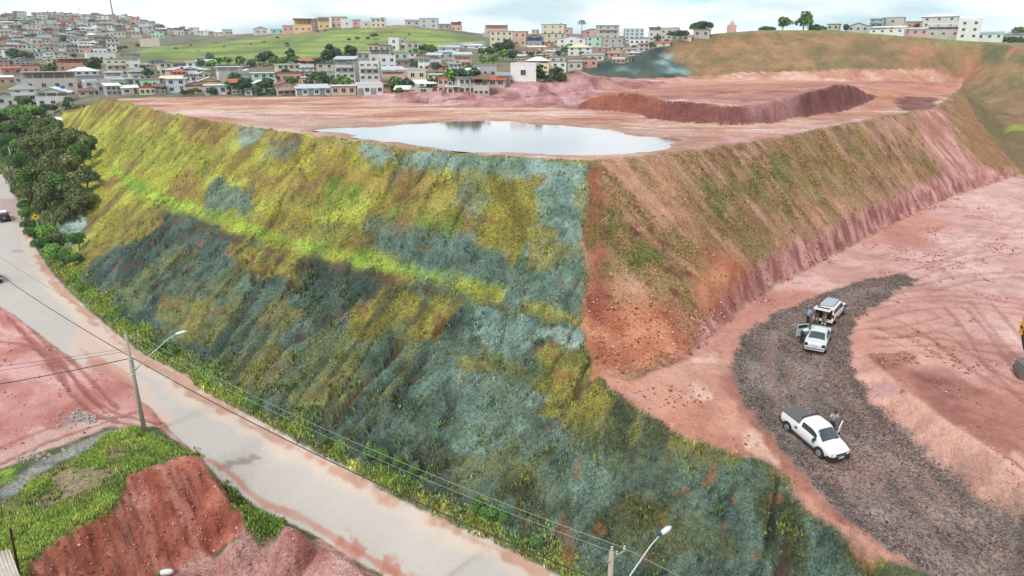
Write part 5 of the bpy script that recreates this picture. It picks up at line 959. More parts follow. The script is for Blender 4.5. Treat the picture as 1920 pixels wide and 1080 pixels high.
for i, (u, v, px, k, t_, lab) in enumerate([(1467,62,30,'olive',330,'pale bushy tree left of the taller crest tree'),(1505,62,38,'mid',330,'taller open crowned tree on the crest above the brown slope'),(1528,62,20,'bush',335,'low shrub right of the taller crest tree'),(1432,60,14,'bush',320,'low bush at the left end of the crest'),(1445,60,12,'bush',322,'small bush beside the pale bushy crest tree'),(1585,62,16,'dark',345,'dark tree left of the teal building'),(1718,56,12,'dark',368,'dark tree behind the pink low house'),(1908,78,26,'sparse' if 0 else 'olive',345,'thin flat topped tree at the right picture edge'),(1880,80,14,'bush',335,'dark bush left of the flat topped tree'),(1896,82,16,'bush',333,'dark bush under the flat topped tree'),(1915,82,14,'bush',333,'dark bush at the right end of the crest')]):
    tree(k, u, v, px, lab, t=t_, wide=1.1 if k != 'bush' else 1.7)
# palm on the skyline
p = PT(1090, 68, 470); e_ = thing('palm_tree', p, 0, 'lone palm standing above the roofs left of the pink gabled house', 'palm tree'); ob('trunk', MB().tube([(0, 0, -1), (.3, 0, 5), (0, 0, 9.5)], [.3, .2, .15], 6).mesh('trunk', bark_m), e_)
b = MB()
for k in range(13):
    a = k*.483+.2; q = [Vector((math.cos(a)*r, math.sin(a)*r, 9.5+1.1*math.sin(r*1.1)-r*r*.13)) for r in (.1, .9, 1.8, 2.6, 3.3)]; sx = Vector((-math.sin(a), math.cos(a), 0))
    for i in range(4): b.add([q[i]-sx*.35, q[i]+sx*.35, q[i+1]+sx*.3, q[i+1]-sx*.3], [(0, 1, 2, 3)])
ob('fronds', b.mesh('fronds', mat('palm frond', S(52,74,46), .7, .2)), e_)
# ================= VEHICLES =================
def paint(name, col, rough=.3): return mat(name, col, rough, .05, 3, spec=.5, coat=.6)
W_P, S_P, K_P = paint('white car paint', S(236,236,234,.85)), paint('silver car paint', S(196,204,206)), paint('black car paint', S(40,42,46))
GL_ = mat('car glass', S(52,60,64), .08, .03, 1, spec=.8); TY = mat('tyre rubber', S(44,42,42), .9, .15, 8); RIM = mat('wheel rim', S(176,176,178), .35, .05, metal=.6); PLA = mat('black plastic', S(48,48,50), .6, .08); LMP = mat('headlight lens', S(214,220,222), .1, .03, spec=.8)
RED = mat('tail light lens', S(150,34,34), .2, .05); PLT_ = mat('number plate', S(206,206,200), .5, .04); TON = mat('tonneau cover', S(92,92,94), .7, .08, 2); TRIM = mat('car interior', S(50,48,48), .8, .1)
def body_fn(st):
    X_ = [s[0] for s in st]; A = np.array([s[1:] for s in st])
    def f(x):
        zb, zl, zt, w, wr = [float(np.interp(x, X_, A[:, i])) for i in range(5)]
        r = max(zt-zl, .03)
        return [(0, zb), (w*.86, zb), (w*.97, zb+.12), (w, (zb+zl)*.52), (w*.985, zl-.10), (w*.95, zl), (wr+.035, zt-min(.12, r*.3)), (wr*.86, zt-.02), (wr*.45, zt+.012), (0, zt+.02)]
    return f
def car(name, cat, p, head, st, pm, label, wheels, wr, glass, parts, group=None):
    """st: stations x, z_floor, z_belt, z_top, half width, half roof width; x forward"""
    e_ = thing(name, p, head, label, cat, group); f = body_fn(st); xs = []; x0, x1 = st[0][0], st[-1][0]
    xs = sorted(set([round(x0+(x1-x0)*i/56, 3) for i in range(57)]+[s[0] for s in st])); b = MB(); nn_ = 19
    for x in xs:
        h = f(x); end = min(x-x0, x1-x); k = 1-.10*max(0, 1-end/.22)**2; zc = .55
        R = [(x, y*k, zc+(z-zc)*(1-.06*max(0, 1-end/.15))) for y, z in h]; b.v += R+[(q[0], -q[1], q[2]) for q in R[-2:0:-1]]
    n = 18
    for i in range(len(xs)-1):
        for k in range(n): b.f.append((i*n+k, i*n+(k+1) % n, (i+1)*n+(k+1) % n, (i+1)*n+k))
    b.f.append(tuple(range(n))[::-1]); b.f.append(tuple((len(xs)-1)*n+k for k in range(n)))
    ob('body', b.mesh('body', pm, True), e_)
    def top(x, fr):
        h = f(x); 
        if abs(fr) > .86: y, z = h[6]; y = h[7][0]+(h[6][0]-h[7][0])*(abs(fr)-.86)/.14; z = h[7][1]+(h[6][1]-h[7][1])*(abs(fr)-.86)/.14
        elif abs(fr) > .45: q = (abs(fr)-.45)/.41; y = h[8][0]+(h[7][0]-h[8][0])*q; z = h[8][1]+(h[7][1]-h[8][1])*q
        else: y = h[8][0]*abs(fr)/.45; z = h[9][1]+(h[8][1]-h[9][1])*abs(fr)/.45
        return Vector((x, math.copysign(y, fr), z))
    for nm, kind, xa, xb, lo, hi in glass:
        if kind == 'side':
            for sg in (1, -1):
                g = MB(); N_ = 8; V = []
                for i in range(N_+1):
                    x = xa+(xb-xa)*i/N_; h = f(x); a_, c_ = Vector((x, h[5][0]*sg, h[5][1])), Vector((x, h[6][0]*sg, h[6][1])); o_ = Vector((0, .014*sg, .004)); V += [a_.lerp(c_, lo)+o_, a_.lerp(c_, hi)+o_]
                g.add(V, [((2*i, 2*i+2, 2*i+3, 2*i+1) if sg < 0 else (2*i, 2*i+1, 2*i+3, 2*i+2)) for i in range(N_)]); ob(nm, g.mesh(nm, GL_, True), e_)
        else:
            g = MB(); V = []; N_ = 5; M_ = 8
            for i in range(N_+1):
                for j in range(M_+1): x = xa+(xb-xa)*i/N_; V.append(top(x, (-1+2*j/M_)*lo)+Vector((.012*(1 if kind == 'front' else -1), 0, .014)))
            g.add(V, [(i*(M_+1)+j, i*(M_+1)+j+1, (i+1)*(M_+1)+j+1, (i+1)*(M_+1)+j) for i in range(N_) for j in range(M_)]); ob(nm, g.mesh(nm, GL_, True), e_)
    hw = st[len(st)//2][4]
    for x in wheels:
        for sg in (1, -1):
            y = sg*(hw-.07)
            ob('wheel_arch', MB().cyl((x, sg*(hw-.055), wr+.03), wr+.075, .14, 20, 'Y').mesh('wheel_arch', PLA), e_)
            w_ = ob('wheel', MB().tube([(0, -.105, 0), (0, -.09, 0), (0, .09, 0), (0, .105, 0)], [wr-.03, wr, wr, wr-.03], 22).mesh('wheel', TY, False), e_, (x, y-sg*.01, wr))
            rb = MB().tube([(0, sg*.10, 0), (0, sg*.125, 0)], [wr*.64, wr*.60], 16)
            for k in range(5): a = k*1.2566; rb.box((math.cos(a)*wr*.32, sg*.13, math.sin(a)*wr*.32), (.07, .03, .07))
            ob('rim', rb.mesh('rim', RIM, False), w_)
    for nm, mm, boxes in parts:
        b = MB()
        for q in boxes: b.box(*q)
        ob(nm, b.mesh(nm, mm), e_)
    return e_, f
def place2(pa, pb, off):      # two wheel contacts of one side -> centre and heading
    a, b = hit(*pa), hit(*pb); d = (b-a); d.z = 0; d.normalize(); nrm = Vector((-d.y, d.x, 0)); c = (a+b)/2+nrm*off; return c, math.atan2(d.y, d.x)
def settle(c, head, wb=1.3):
    d = Vector((math.cos(head), math.sin(head), 0)); za, zb = gz(c.x-d.x*wb, c.y-d.y*wb), gz(c.x+d.x*wb, c.y+d.y*wb)
    return Vector((c.x, c.y, (za+zb)/2)), math.atan2(zb-za, 2*wb)
# --- pickup, facing the camera ---
c, hd = place2((1479.5, 808.5), (1532.5, 853), .74); c, pit = settle(c, hd)
ST = [(-2.22,.42,.92,.95,.76,.70),(-2.1,.36,.98,1.0,.81,.74),(-1.2,.30,1.02,1.04,.83,.76),(-.62,.28,1.02,1.05,.83,.76),(-.54,.28,1.02,1.54,.83,.66),(-.25,.28,1.02,1.58,.83,.67),(.42,.26,1.0,1.57,.83,.67),(.66,.26,.99,1.48,.83,.67),(1.26,.26,.97,1.04,.82,.70),(1.7,.27,.90,.95,.80,.66),(2.05,.30,.80,.86,.76,.62),(2.2,.36,.66,.72,.68,.55)]
pk, f = car('pickup_truck', 'pickup', c, hd, ST, W_P, 'white pickup with a grey bed cover parked across the gravel ramp', (-1.40, 1.33), .31,
 [('windscreen','front',.66,1.26,.93,0),('side_window','side',-.38,.86,.10,.90)],
 [('bed_cover', TON, [((-1.38,0,1.075),(1.60,1.40,.045)),((-1.38,.70,1.07),(1.60,.05,.07)),((-1.38,-.70,1.07),(1.60,.05,.07))]), ('front_bumper', PLA, [((2.17,0,.42),(.16,1.40,.26)),((2.0,.66,.42),(.34,.22,.22)),((2.0,-.66,.42),(.34,.22,.22))]), ('grille', PLA, [((2.19,0,.66),(.06,.80,.12))]), ('headlight', LMP, [((2.09,.56,.70),(.16,.30,.14))]), ('headlight', LMP, [((2.09,-.56,.70),(.16,.30,.14))]),
  ('number_plate', PLT_, [((2.265,0,.47),(.02,.40,.13))]), ('mirror', PLA, [((.88,.96,1.02),(.12,.2,.14))]), ('mirror', PLA, [((.88,-.96,1.02),(.12,.2,.14))]), ('sill', PLA, [((0,.83,.30),(2.1,.05,.10)),((0,-.83,.30),(2.1,.05,.10))]), ('roof_rack', PLA, [((-.58,0,1.60),(.07,1.3,.06)),((-.60,.6,1.33),(.06,.05,.5)),((-.60,-.6,1.33),(.06,.05,.5))]), ('vent', PLA, [((-.72,-.85,.78),(.22,.02,.12)),((-.72,.85,.78),(.22,.02,.12))]), ('wiper', PLA, [((1.27,.2,1.035),(.04,.7,.02))]), ('rear_bumper', PLA, [((-2.24,0,.5),(.12,1.5,.18))])])
pk.rotation_euler[1] = -pit
def opendoor(e_, x, side, ang, z0=.36, z1=1.0, zt=1.46, L=1.05, m=W_P):
    d_ = MB().box((-L/2, 0, (z0+z1)/2), (L, .07, z1-z0)).box((-L+.05, 0, (z1+zt)/2), (.06, .05, zt-z1)).box((-.1, 0, (z1+zt)/2-.05), (.06, .05, zt-z1-.1)).box((-L/2, 0, zt-.02), (L-.1, .05, .05))
    o = ob('door', d_.mesh('door', m), e_, (x, side*.84, 0)); o.rotation_euler = (0, 0, ang*-side); pn = ob('pane', MB().box((-L/2, 0, (z1+zt)/2), (L-.14, .015, zt-z1-.02)).mesh('pane', GL_), o); return o
opendoor(pk, .92, 1, math.radians(58))
# small blue emblem on the right front wing
ob('emblem', MB().box((.72, -.838, .72), (.16, .012, .17)).mesh('emblem', mat('emblem blue', S(110,130,170), .5)), pk)
# --- estate car with raised tailgate ---
c, hd = place2((1564, 608), (1581, 588), .76); c, pit = settle(c, hd)
ST = [(-2.15,.40,.95,1.40,.78,.56),(-2.05,.34,.98,1.50,.82,.60),(-1.4,.28,.98,1.56,.84,.62),(-.2,.26,.97,1.58,.84,.62),(.45,.26,.96,1.52,.84,.62),(1.15,.26,.95,1.02,.83,.70),(1.7,.28,.88,.94,.80,.66),(2.05,.34,.72,.78,.72,.56)]
ec, f = car('estate_car', 'car', c, hd, ST, W_P, 'white estate car with its tailgate raised and people behind it', (-1.28, 1.32), .31,
 [('windscreen','front',.52,1.1,.92,0),('side_window','side',-1.95,.72,.12,.88)],
 [('boot_opening', TRIM, [((-2.17,0,1.02),(.06,1.30,.80))]), ('load_floor', TRIM, [((-2.2,0,.62),(.1,1.2,.05))]), ('rear_bumper', W_P, [((-2.2,0,.48),(.18,1.56,.24))]), ('tail_light', RED, [((-2.15,.74,.92),(.12,.14,.26))]), ('tail_light', RED, [((-2.15,-.74,.92),(.12,.14,.26))]), ('roof_rail', PLA, [((-.7,.56,1.64),(2.2,.05,.05))]), ('roof_rail', PLA, [((-.7,-.56,1.64),(2.2,.05,.05))]), ('roof_panel', mat('grey glass roof', S(150,160,168), .2, .05, spec=.7), [((-.7,0,1.605),(2.2,.88,.012))]), ('mirror', PLA, [((.78,.96,.98),(.12,.2,.14))]), ('mirror', PLA, [((.78,-.96,.98),(.12,.2,.14))]), ('headlight', LMP, [((1.96,.55,.68),(.16,.28,.14))]), ('headlight', LMP, [((1.96,-.55,.68),(.16,.28,.14))])])
ec.rotation_euler[1] = -pit
tg = ob('tailgate', MB().box((-.48, 0, 0), (.96, 1.34, .05)).box((-.90, 0, -.05), (.12, 1.3, .10)).mesh('tailgate', W_P), ec, (-2.08, 0, 1.55)); tg.rotation_euler = (0, math.radians(8), 0)
ob('rear_window', MB().box((-.42, 0, .028), (.5, 1.05, .01)).mesh('rear_window', GL_), tg)
# --- silver saloon, seen from behind ---
a, b_ = hit(1506, 660), hit(1544, 669); mid = (a+b_)/2; v_ = (b_-a); v_.z = 0; v_.normalize(); hv = Vector((-v_.y, v_.x, 0)); c = mid+hv*2.1; hd = math.atan2(hv.y, hv.x); c, pit = settle(c, hd)
ST = [(-2.1,.42,.84,.88,.72,.58),(-2.0,.34,.92,.97,.79,.64),(-1.55,.28,.95,1.0,.82,.66),(-1.42,.27,.95,1.03,.82,.66),(-.78,.26,.95,1.42,.82,.58),(-.4,.26,.94,1.43,.82,.58),(.25,.26,.93,1.40,.82,.59),(.9,.26,.92,.99,.81,.68),(1.6,.27,.84,.90,.79,.64),(1.95,.32,.70,.76,.72,.55)]
sc_, f = car('saloon_car', 'car', c, hd, ST, S_P, 'silver four-door car seen from behind with its left door open', (-1.30, 1.22), .29,
 [('windscreen','front',.30,.86,.92,0),('rear_window','rear',-1.38,-.82,.90,0),('side_window','side',-.95,.5,.12,.88)],
 [('tail_light', mat('dark tail light', S(70,40,44), .3), [((-2.04,.62,.80),(.14,.24,.22))]), ('tail_light', mat('dark tail light', S(70,40,44), .3), [((-2.04,-.62,.80),(.14,.24,.22))]), ('bumper', S_P, [((-2.13,0,.52),(.16,1.42,.22))]), ('bumper_strip', PLA, [((-2.215,0,.56),(.02,1.3,.06))]), ('number_plate', PLT_, [((-2.14,0,.78),(.02,.40,.13))]), ('mirror', PLA, [((.62,.94,.96),(.12,.2,.13))]), ('mirror', PLA, [((.62,-.94,.96),(.12,.2,.13))])])
sc_.rotation_euler[1] = -pit; opendoor(sc_, .62, 1, math.radians(48), zt=1.36, m=S_P)
SALO, SALH = c, hd
# --- dark car driving off up the paved road; silver car at the edge ---
STH = [(-2.0,.42,.95,1.15,.74,.56),(-1.9,.34,.98,1.42,.82,.60),(-1.3,.28,.98,1.55,.85,.62),(.3,.27,.97,1.55,.85,.62),(1.1,.27,.96,1.04,.84,.70),(1.7,.30,.88,.94,.80,.64),(2.0,.36,.72,.78,.72,.55)]
def rearcar(u, v, lab, pm_2, dirv, roof=None):
    p_ = hit(u, v); hv = dirv.normalized(); c = p_+hv*2.0; hd = math.atan2(hv.y, hv.x); c, pit = settle(c, hd)
    e2, f = car('hatchback', 'car', c, hd, STH, pm_2, lab, (-1.25, 1.28), .32, [('windscreen','front',.38,1.05,.92,0),('rear_window','rear',-1.97,-1.86,.88,0),('side_window','side',-1.7,.6,.12,.88)],
     [('tail_light', RED, [((-1.95,.70,.98),(.1,.16,.2))]), ('tail_light', RED, [((-1.95,-.70,.98),(.1,.16,.2))]), ('number_plate', PLT_, [((-2.02,0,.74),(.02,.40,.13))]), ('bumper', PLA, [((-2.03,0,.5),(.12,1.5,.22))]), ('mirror', PLA, [((.7,.97,1.0),(.12,.2,.14))]), ('mirror', PLA, [((.7,-.97,1.0),(.12,.2,.14))]), ('back_glass', GL_, [((-1.955,0,1.20),(.05,1.15,.30))])]+([('roof_skin', roof, [((-.5,0,1.575),(1.7,1.1,.015))])] if roof else [])); e2.rotation_euler[1] = -pit
rd = (hit(14, 345)-hit(49, 417)); rd.z = 0
rearcar(10, 417, 'black car with a pale roof driving away up the paved road', K_P, rd, W_P)
rd = (hit(60, 480)-hit(150, 570)); rd.z = 0
rearcar(-8, 534, 'silver car cut off by the left picture edge on the paved road', S_P, rd)
# ================= PEOPLE =================
skin_m = mat('skin', S(150,104,82), .6, .05); hair_m = mat('dark hair', S(40,32,30), .8, .1)
def cloth(n, c): return mat('cloth '+n, c, .9, .1, 6)
def tubeman(nm, chains, m, parent):
    """one continuous limb surface per figure: joints, radii, grown with a skin modifier"""
    V = []; E = []; Rr = []; idx = {}
    for ch in chains:
        prev = None
        for q in ch:
            p, r = q[0], q[1]; k = tuple(round(x, 3) for x in p)
            if k not in idx: idx[k] = len(V); V.append(p); Rr.append(r)
            if prev is not None and prev != idx[k]: E.append((prev, idx[k]))
            prev = idx[k]
    me = bpy.data.meshes.new(nm); me.from_pydata(V, E, []); me.materials.append(m); o = ob(nm, me, parent)
    sk = o.modifiers.new('skin', 'SKIN'); sk.use_smooth_shade = True; me.skin_vertices.new() if not me.skin_vertices else None
    for i, r in enumerate(Rr): me.skin_vertices[0].data[i].radius = (r, r) if not isinstance(r, tuple) else r
    me.skin_vertices[0].data[0].use_root = True; ss = o.modifiers.new('sub', 'SUBSURF'); ss.levels = 1; ss.render_levels = 1; return o
def person(p, head, label, shirt, pants, pose, shoe=None, bands=False, top_hair=True):
    e_ = thing('person', p, head, label, 'person'); J = pose   # x forward, y left, z up
    hip, chest, neck, hd_ = J['hip'], J['chest'], J['neck'], J['head']
    arms = [J['armL'], J['armR']]; legs = [J['legL'], J['legR']]; ch = [[(hip, .13), (tuple((a+b)/2 for a, b in zip(hip, chest)), .13), (chest, .15), (neck, .055), (hd_, .085), (tuple(h+(h-n)*.6 for h, n in zip(hd_, neck)), .07)]]
    for s_, A in zip((1, -1), arms):
        sh, el, wr_ = A; ch.append([(chest, .15), (sh, .062), (el, .045), (wr_, .030), (tuple(w+(w-e)*.18 for w, e in zip(wr_, el)), .034)])
        hnd = tuple(w+(w-e)*.18 for w, e in zip(wr_, el)); d = Vector(wr_)-Vector(el); d.normalize(); sd2 = d.orthogonal().normalized(); up = d.cross(sd2)
        for k in range(4): b0 = Vector(hnd)+sd2*(.018*(k-1.5)); L = (.07, .08, .075, .06)[k]; ch.append([(hnd, .034), (tuple(b0+d*.03), .010), (tuple(b0+d*(.03+L*.5)+up*.008), .009), (tuple(b0+d*(.03+L*.85)+up*.03), .007)])
        ch.append([(hnd, .034), (tuple(Vector(hnd)+sd2*.04+d*.005), .011), (tuple(Vector(hnd)+sd2*.055+d*.035+up*.01), .008)])
    for s_, A in zip((1, -1), legs):
        hj, kn, an = A; ch.append([(hip, .13), (hj, .085), (kn, .058), (an, .040), ((an[0]+.13, an[1]+s_*.02, an[2]-.05), .036)])
    tubeman('body', ch, skin_m, e_)
    mid = tuple((a+b)/2 for a, b in zip(hip, chest))
    sc2 = [[(tuple(h+(c_-h)*.0 for h, c_ in zip(hip, chest)), .165), (mid, .16), (chest, .175), (tuple(c_+(n-c_)*.7 for c_, n in zip(chest, neck)), .09)]]
    for A in arms: sc2.append([(chest, .175), (A[0], .085), (tuple(a+(b-a)*.75 for a, b in zip(A[0], A[1])), .07)])
    tubeman('shirt', sc2, shirt, e_)
    pc = [[(hip, .172), (tuple(h+(m_-h)*.3 for h, m_ in zip(hip, mid)), .16)]]
    for A in legs: pc.append([(hip, .172), (A[0], .105), (A[1], .078), (tuple(a+(b-a)*.9 for a, b in zip(A[1], A[2])), .065)])
    tubeman('trousers', pc, pants, e_)
    for s_, A in zip((1, -1), legs): ob('shoe', MB().box((A[2][0]+.06, A[2][1]+s_*.01, A[2][2]-.06), (.27, .10, .09), top=(.8, .85)).mesh('shoe', shoe or PLA), e_)
    H = Vector(hd_); ax = (Vector(hd_)-Vector(neck)).normalized(); b = MB(); n_h = 9
    for i in range(5):
        ph = i*.36
        for k in range(n_h): a = 6.283*k/n_h; b.v.append(tuple(H+ax*(.02+.115*math.cos(ph*1.0)) + Vector((math.cos(a)*.098*math.sin(ph)-.02, math.sin(a)*.092*math.sin(ph), 0))))
    b.f = [(i*n_h+k, (i+1)*n_h+k, (i+1)*n_h+(k+1) % n_h, i*n_h+(k+1) % n_h) for i in range(4) for k in range(n_h)]
    ob('hair', b.mesh('hair', hair_m, True), e_)
    fc = MB(); [fc.box((H.x+.082, H.y+s_*.032, H.z+.02), (.012, .022, .012)) for s_ in (1, -1)]; fc.box((H.x+.088, H.y, H.z-.05), (.01, .045, .01)); ob('eyes_and_mouth', fc.mesh('eyes_and_mouth', hair_m), e_)
    ob('nose', MB().box((H.x+.094, H.y, H.z-.012), (.03, .022, .035), top=(.3, .6)).mesh('nose', skin_m), e_)
    if bands:
        for A in legs:
            k_ = Vector(A[1]).lerp(Vector(A[2]), .35); ob('reflective_band', MB().cyl(k_, .085, .07, 12).mesh('reflective_band', mat('reflective tape', S(226,226,206), .4)), e_)
    return e_
def stand(lean=0, arms='down', step=.0):
    hip = (0, 0, .95); chest = (.03+lean*.35, 0, 1.36-abs(lean)*.08); neck = (.05+lean*.5, 0, 1.52-abs(lean)*.14); head = (.09+lean*.62, 0, 1.64-abs(lean)*.18)
    cz = chest[2]; A = {}
    for nm, s_ in (('armL', 1), ('armR', -1)):
        sh = (chest[0], s_*.2, cz+.05)
        if arms == 'front': A[nm] = (sh, (sh[0]+.12, s_*.24, cz-.20), (sh[0]+.34, s_*.14, cz-.16))
        elif arms == 'reach': A[nm] = (sh, (sh[0]+.22, s_*.22, cz-.12), (sh[0]+.46, s_*.18, cz-.15))
        else: A[nm] = (sh, (sh[0]-.02, s_*.27, cz-.24), (sh[0]+.06, s_*.26, cz-.48))
    return dict(hip=hip, chest=chest, neck=neck, head=head, legL=((0, .10, .88), (.04+step, .12, .50), (step*.6, .13, .10)), legR=((0, -.10, .88), (.03-step*.4, -.12, .50), (-step, -.13, .10)), **A)
def at(u, v): p_ = hit(u, v); return (p_.x, p_.y, gz(p_.x, p_.y)+.01)
hE = ec.rotation_euler[2]
person(at(1513, 611), math.radians(10), 'man in a light blue shirt standing left of the raised tailgate', cloth('light blue', S(122,170,222)), cloth('black', S(38,38,42)), stand(.1, 'front', .04))
person(at(1529, 608), hE, 'person in dark shirt and grey trousers reaching into the open boot', cloth('charcoal', S(62,58,60)), cloth('grey trousers', S(122,114,106)), stand(.45, 'reach', .08))
person(at(1543, 614), hE, 'person in khaki uniform with pale reflective bands on the trousers', cloth('khaki', S(142,112,82)), cloth('khaki trousers', S(132,116,92)), stand(.3, 'reach', .06), bands=True)
person(at(1558, 812), math.radians(-95), 'person in a grey blue shirt behind the open pickup door', cloth('grey blue', S(160,172,190)), cloth('dark green', S(60,74,66)), stand(.12, 'front'))
bend = dict(hip=(0, 0, .90), chest=(.42, 0, 1.08), neck=(.56, 0, 1.06), head=(.68, 0, 1.0), armL=((.42, .2, 1.08), (.58, .22, .90), (.78, .16, .86)), armR=((.42, -.2, 1.08), (.56, -.22, .88), (.76, -.16, .84)), legL=((0, .10, .86), (.05, .12, .48), (-.02, .13, .10)), legR=((0, -.10, .86), (.0, -.12, .48), (-.12, -.13, .10)))
person(at(1502, 642), math.radians(12), 'person in a mint shirt bending into the open door of the silver car', cloth('mint', S(170,222,204)), cloth('navy', S(40,46,62)), bend)
# ================= EXCAVATOR AT THE RIGHT EDGE =================
YL, STL = mat('machine yellow', S(232,164,40), .4, .1, spec=.4), mat('worn steel', S(120,112,110), .5, .2, 4, metal=.4)
pb = hit(1910, 706); px_ = Vector((pb.x-.25, pb.y, gz(pb.x, pb.y))); e_ = thing('excavator', px_, math.radians(-14), 'yellow excavator at the right picture edge with its bucket lowered', 'excavator')
bk = MB(); prof = [(.0,.25),(-.12,.7),(.05,1.15),(.45,1.35),(.85,1.25),(.75,1.0),(.45,.95),(.28,.6),(.30,.2),(.5,.02),(.15,.0)]
bk.prism(prof, -.5, .5); [bk.box((.45, -.4+.2*k, -.02), (.25, .08, .08)) for k in range(5)]; ob('bucket', bk.mesh('bucket', STL), e_)
sx = MB().tube([(.65, 0, 1.15), (.15, 0, 2.4), (-.24, 0, 3.9)], [.16, .22, .30], 4); st_ = ob('stick', sx.mesh('stick', PLA), e_); ob('cylinder', MB().tube([(.25, 0, 1.2), (.62, 0, 2.6)], [.07, .08], 8).mesh('cylinder', RIM), st_)
ob('boom', MB().tube([(-.24, 0, 3.3), (-.2, 0, 4.5), (2.0, 0, 5.0), (4.0, 0, 3.9), (5.4, 0, 1.7)], [.26, .34, .36, .34, .26], 4).mesh('boom', YL), e_)
ob('body', MB().box((7.2, 0, 1.75), (3.4, 2.5, 1.2)).box((8.5, 0, 2.0), (1.1, 2.4, 1.5), top=(.8, .95)).mesh('body', YL), e_); cb = ob('cab', MB().box((6.2, .8, 3.0), (1.5, .95, 1.5), top=(.85, .95)).mesh('cab', YL), e_); ob('cab_window', MB().box((6.15, .8, 3.05), (1.35, .99, 1.0)).mesh('cab_window', GL_), cb)
for s_ in (1, -1): ob('track', MB().prism([(5.3, .45), (5.6, .9), (8.8, .9), (9.1, .45), (8.8, 0), (5.6, 0)], s_*.85-.3+s_*.1, s_*.85+.3+s_*.1).mesh('track', PLA), e_)
# ================= POLES, LAMPS, WIRES =================
conc = mat('pole concrete', S(170,160,144), .9, .12, 3, streak=.06); lampm = mat('lamp arm steel', S(196,200,200), .5, .05); wire_m = mat('cable', S(58,54,54), .7, .05); wire2 = mat('bare wire', S(150,152,146), .5, .05); ins_m = mat('insulator', S(196,190,178), .3, .05)
RDIR = Vector((.79, -.61, 0)); NDIR = Vector((.76, .65, 0))
def pole(p, H, label, lamp=True, head=S(226,232,232), transf=False, name='utility_pole'):
    e_ = thing(name, p, 0, label, 'pole', None); ob('shaft', MB().tube([(0, 0, -.4), (0, 0, H)], [.19, .115], 12).mesh('shaft', conc, True), e_)
    a0 = Vector((0, 0, H-.45)); ca = MB().tube([a0-NDIR*.25, a0+NDIR*.95], .045, 4); ar = ob('crossarm', ca.mesh('crossarm', conc), e_)
    for k, (q, zz) in enumerate(((.35, 0), (.9, 0), (0, .5))): ob('insulator', MB().tube([(0, 0, 0), (0, 0, .08), (0, 0, .1), (0, 0, .2)], [.03, .07, .04, .05], 8).mesh('insulator', ins_m), ar, a0+NDIR*q+Vector((0, 0, .05+(zz-.05 if zz else 0))))
    ob('clamp', MB().cyl((0, 0, H-2.1), .17, .12, 12).cyl((0, 0, H-3.4), .19, .10, 12).cyl((0, 0, H-3.1), .18, .05, 12).box((.1, .1, H-2.5), (.08, .08, .9)).mesh('clamp', lampm), e_)
    if transf: ob('transformer', MB().cyl((.45, -.1, H-2.2), .38, .95, 14).cyl((-.45, -.1, H-2.2), .38, .95, 14).mesh('transformer', mat('transformer grey', S(170,176,172), .6, .08), True), e_)
    if lamp:
        b0 = Vector((0, 0, H-3.2)); pts = [b0+NDIR*.12, b0+NDIR*1.6+Vector((0, 0, 1.1)), b0+NDIR*2.9+Vector((0, 0, 1.95)), b0+NDIR*3.7+Vector((0, 0, 2.25))]
        la = ob('lamp_arm', MB().tube(pts, [.045, .04, .035, .035], 8).mesh('lamp_arm', lampm, True), e_)
        c0 = pts[-1]; hdm = MB().tube([c0-NDIR*.15, c0+NDIR*.1, c0+NDIR*.5, c0+NDIR*.75], [.06, .13, .15, .08], 8); lh = ob('lamp_head', hdm.mesh('lamp_head', mat('lamp head white', S(224,230,230), .4), True), la)
        if transf is None: pass
    return e_
bP = hit(272, 812); P1 = Vector((bP.x, bP.y, gz(bP.x, bP.y))); H1 = None
d_t = ray(243, 627); H1 = d_t.z*(P1.y/d_t.y)-P1.z
pole(P1, H1, 'grey concrete utility pole with street lamp on the grassy bank')
zt2 = -30.25+8.9; q = ray(1147, 1034); k_ = zt2/q.z; P2 = Vector((q.x*k_, q.y*k_, -30.25)); e2 = pole(P2, 8.9, 'concrete utility pole whose top rises at the bottom picture edge')
for ch in e2.children:
    if ch.name.startswith('lamp_arm'): ob('photocell', MB().box((3.0*.76+.05+.35, 3.0*.65+.3-.1, 8.9-3.2+2.45), (.16, .16, .14)).mesh('photocell', mat('photocell blue', S(40,90,130), .4)), ch)
b3 = hit(32, 343); P3_ = Vector((b3.x, b3.y, gz(b3.x, b3.y))); d_t = ray(20, 277); pole(P3_, max(7, d_t.z*(P3_.y/d_t.y)-P3_.z), 'pole with two grey transformer cans beside the grove', lamp=False, transf=True)
P4 = Vector((-69.5, 82.0, float(hgt(-69.5, 82.0)))); pole(P4, 9, 'utility pole just outside the left picture edge by the paved road')
P5 = Vector((-62, 41, -30)); pole(P5, 9, 'utility pole standing far left in the pink dirt lot', lamp=False)
P6 = P2+(P2-P1)
def wire(a, b, sag, r, m, label, group=None):
    N_ = 16; pts = [a.lerp(b, i/N_)-Vector((0, 0, sag*4*(i/N_)*(1-i/N_))) for i in range(N_+1)]; o0 = a.copy(); tag(ob('cable', MB().tube([p_-o0 for p_ in pts], r, 5).mesh('cable', m), None, o0), label, 'cable', group)
up = lambda P, h, n=0, s=0: P+Vector((0, 0, h))+NDIR*n+RDIR*s
wire(up(P1, H1-2.1, .2), up(P2, 6.8, .2), .7, .035, wire_m, 'thick black cable sagging over the road between the two near poles')
wire(up(P4, 6.8, .2), up(P1, H1-2.1, .2), .6, .035, wire_m, 'thick black cable crossing the road from the lamp pole to upper left')
wire(up(P1, H1-.35, .9), up(P2, 8.6, .9), .9, .014, wire2, 'thin pale wire hanging outermost over the foot of the slope', 'thin wires on the crossarms')
wire(up(P1, H1-.35, .35), up(P2, 8.6, .35), .9, .012, wire2, 'second thin pale wire running just inside the outermost one', 'thin wires on the crossarms')
